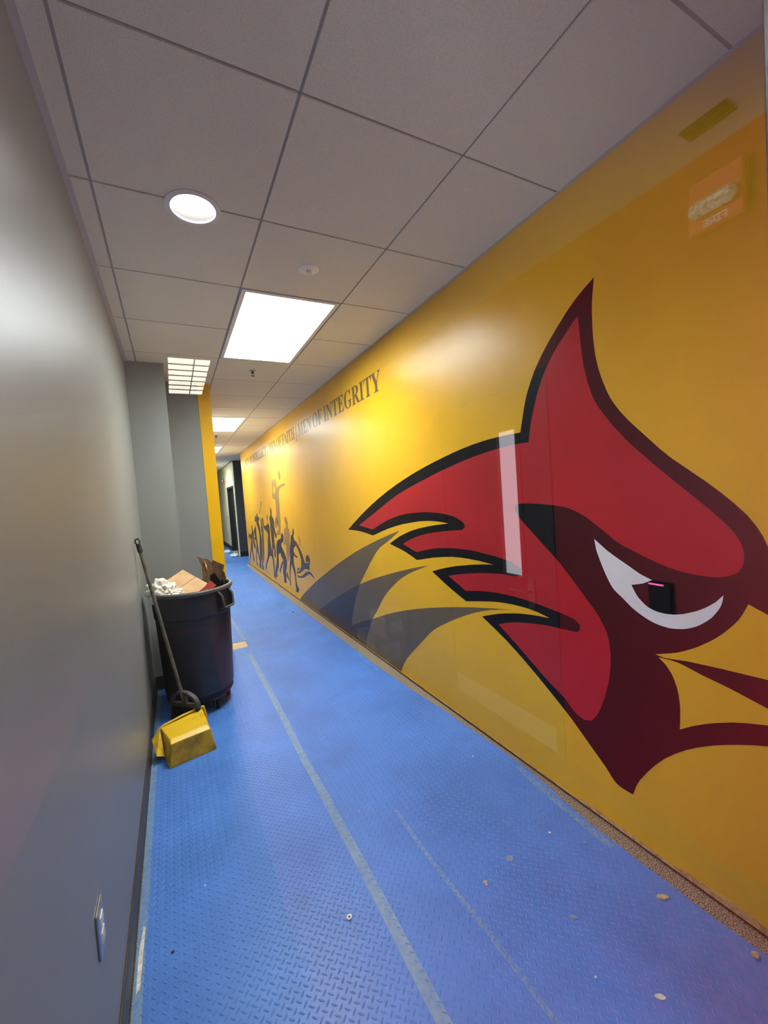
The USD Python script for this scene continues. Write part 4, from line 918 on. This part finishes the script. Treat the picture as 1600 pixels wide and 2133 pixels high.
YD0, YD1 = my(2.50), my(1.50)           # lobby door opening in the right wall (real y, from the mirrored one)
single('wall_lobby_right', cat_([bx(LX1, YD1, 0, LX1 + 0.1, YG - 0.04, LZ), bx(LX1, YD0, 2.10, LX1 + 0.1, YD1, LZ)]), 'red_wall', kind=ST)
single('wall_lobby_right', bx(LX1, LY0, 0, LX1 + 0.1, YD0, LZ), 'lobby_grey', kind=ST)
dl = thing('door_3', kind=ST)
part(dl, 'frame', cat_([bx(LX1 - 0.01, YD0, 0, LX1 + 0.1, YD0 + 0.05, 2.10, 0.002), bx(LX1 - 0.01, YD1 - 0.05, 0, LX1 + 0.1, YD1, 2.10, 0.002), bx(LX1 - 0.01, YD0 + 0.05, 2.05, LX1 + 0.1, YD1 - 0.05, 2.10, 0.002)]), 'dark_metal')
li = (my(1.890), my(1.742), 0.972, 1.822)   # vision lite: y0, y1, z0, z1
part(dl, 'leaf', cat_([bx(LX1 + 0.005, YD0 + 0.05, 0.01, LX1 + 0.05, li[0], 2.05), bx(LX1 + 0.005, li[1], 0.01, LX1 + 0.05, YD1 - 0.05, 2.05), bx(LX1 + 0.005, li[0], 0.01, LX1 + 0.05, li[1], li[2]), bx(LX1 + 0.005, li[0], li[3], LX1 + 0.05, li[1], 2.05)]), 'lobby_grey')
part(dl, 'lite_frame', cat_([bx(LX1 - 0.004, li[0] - 0.03, li[2] - 0.03, LX1 + 0.006, li[0], li[3] + 0.03), bx(LX1 - 0.004, li[1], li[2] - 0.03, LX1 + 0.006, li[1] + 0.03, li[3] + 0.03), bx(LX1 - 0.004, li[0], li[2] - 0.03, LX1 + 0.006, li[1], li[2]), bx(LX1 - 0.004, li[0], li[3], LX1 + 0.006, li[1], li[3] + 0.03)]), 'dark_metal')
part(dl, 'lite_glass', bx(LX1 + 0.02, li[0], li[2], LX1 + 0.026, li[1], li[3]), 'lite_daylight', label='narrow vision lite bright with daylight')
part(dl, 'kick_plate', bx(LX1 + 0.0, YD0 + 0.06, 0.02, LX1 + 0.006, YD1 - 0.06, 0.155), 'kick_plate')
part(dl, 'door_handle', cat_([bx(LX1 - 0.012, my(1.70), 0.80, LX1 + 0.006, my(1.65), 0.98, 0.004), tube([(LX1 - 0.01, my(1.675), 0.90), (LX1 - 0.055, my(1.675), 0.90), (LX1 - 0.055, my(1.79), 0.90)], 0.010, 10)]), 'brushed_steel')
t = thing('card_reader', 'black card reader with a glowing pink-red light bar, seen mirrored in the bird eye', 'card reader', loc=(LX1, my(0.98), 1.0))
part(t, 'housing', bx(LX1 - 0.022, my(1.023), 0.925, LX1, my(0.935), 1.065, 0.004), 'black_speck')
part(t, 'light_bar', bx(LX1 - 0.025, my(1.018), 1.052, LX1 - 0.021, my(0.962), 1.058, 0.001), 'led_red')
t = thing('alarm_strobe', 'red alarm strobe with clear lens and white FIRE lettering, seen mirrored at upper right', 'fire alarm', loc=(LX1, my(0.735), 2.38))
ya, yb = my(0.820), my(0.655)
part(t, 'base_plate', bx(LX1 - 0.035, ya, 2.34, LX1, yb, 2.52, 0.006), 'alarm_red')
part(t, 'strobe_lens', bx(LX1 - 0.075, ya + 0.012, 2.385, LX1 - 0.034, yb - 0.012, 2.440, 0.016), 'strobe_lens')
tx = meshkit.text_mesh('FIRE', 0.024, 0.001, True)
vv = np.array(tx.vertices)
w0 = vv[:, 0].max()
tx = trimesh.Trimesh(np.stack([LX1 - 0.035 - vv[:, 2], (ya + yb) / 2 + (w0 / 2 - vv[:, 0]), 2.351 + vv[:, 1]], 1), np.array(tx.faces), process=False)
part(t, 'lettering', tx, 'white_plastic')
t = thing('ceiling_vent', 'dark slotted ceiling vent, seen mirrored at upper right', 'ceiling vent', loc=(1.61, my(0.705), LZ))
vy0, vy1 = my(0.770), my(0.640)
part(t, 'frame', bx(1.578, vy0, LZ - 0.006, 1.650, vy1, LZ, 0.001), 'vent_brown')
for i in range(4):
    part(t, 'slat', bx(1.584 + 0.016 * i, vy0 + 0.006, LZ - 0.009, 1.591 + 0.016 * i, vy1 - 0.006, LZ - 0.005), 'vent_brown')
# unseen window in the lobby's left wall, placed to light the red wall
single('wall_lobby_left', cat_([bx(LX0 - 0.1, LY0, 0, LX0, -3.2, LZ), bx(LX0 - 0.1, -0.6, 0, LX0, YG - 0.04, LZ), bx(LX0 - 0.1, -3.2, 0, LX0, -0.6, 0.7), bx(LX0 - 0.1, -3.2, 2.3, LX0, -0.6, LZ)]), 'lobby_grey', kind=ST)
wn = thing('unseen_window_1', kind=ST)
part(wn, 'frame', cat_([bx(LX0 - 0.06, -3.2, 0.7, LX0 + 0.01, -3.15, 2.3), bx(LX0 - 0.06, -0.65, 0.7, LX0 + 0.01, -0.6, 2.3), bx(LX0 - 0.06, -3.15, 0.7, LX0 + 0.01, -0.65, 0.75), bx(LX0 - 0.06, -3.15, 2.25, LX0 + 0.01, -0.65, 2.3), bx(LX0 - 0.06, -1.92, 0.75, LX0 + 0.01, -1.88, 2.25)]), 'bronze_frame')
part(wn, 'pane', bx(LX0 - 0.05, -3.15, 0.75, LX0 - 0.045, -0.65, 2.25), 'unseen_window_glow')
# louvred lamp in the lobby ceiling, mirrored over the grey column
t = thing('louver_lamp', 'louvred ceiling lamp of bright cells, seen mirrored over the grey column', 'ceiling lamp', loc=(0.21, my(3.9), LZ))
ly0, ly1 = my(4.46), my(3.40)
part(t, 'frame', cat_([bx(0.050, ly0 - 0.01, LZ - 0.008, 0.060, ly1 + 0.01, LZ), bx(0.350, ly0 - 0.01, LZ - 0.008, 0.360, ly1 + 0.01, LZ), bx(0.06, ly0 - 0.01, LZ - 0.008, 0.35, ly0, LZ), bx(0.06, ly1, LZ - 0.008, 0.35, ly1 + 0.01, LZ)]), 'white_metal')
part(t, 'glowing_panel', bx(0.060, ly0, LZ - 0.004, 0.350, ly1, LZ - 0.001), 'lobby_lamp')
for i in range(1, 7):
    y = ly0 + (ly1 - ly0) * i / 7
    part(t, 'blade', bx(0.060, y - 0.010, LZ - 0.007, 0.350, y + 0.010, LZ - 0.004), 'vent_brown')
part(t, 'divider', bx(0.236, ly0, LZ - 0.007, 0.244, ly1, LZ - 0.0035), 'vent_brown')
# shipping cartons on the lobby floor
for x0, x1, v0, v1, z0_, z1_, lab in ((1.42, 1.72, 3.12, 3.50, 0.004, 0.27, 'lower shipping carton on the lobby floor, seen mirrored in the dark swoosh'),
                                      (1.50, 1.72, 3.06, 3.36, 0.271, 0.47, 'upper shipping carton on the lobby floor, seen mirrored in the dark swoosh')):
    t = thing('shipping_carton', lab, 'cardboard box', loc=((x0 + x1) / 2, my((v0 + v1) / 2), z0_))
    part(t, 'carton', bx(x0, my(v1), z0_, x1, my(v0), z1_, 0.003), 'cardboard')
    part(t, 'paper_label', bx(x0 + 0.05, my(v0), z0_ + 0.05, x1 - 0.06, my(v0) + 0.0012, z1_ - 0.05), 'paper_white')
    part(t, 'tape', bx(x0 - 0.001, my(v1) - 0.001, (z0_ + z1_) / 2 + 0.06, x0 + 0.001, my(v0) + 0.001, (z0_ + z1_) / 2 + 0.085), 'paper_white')
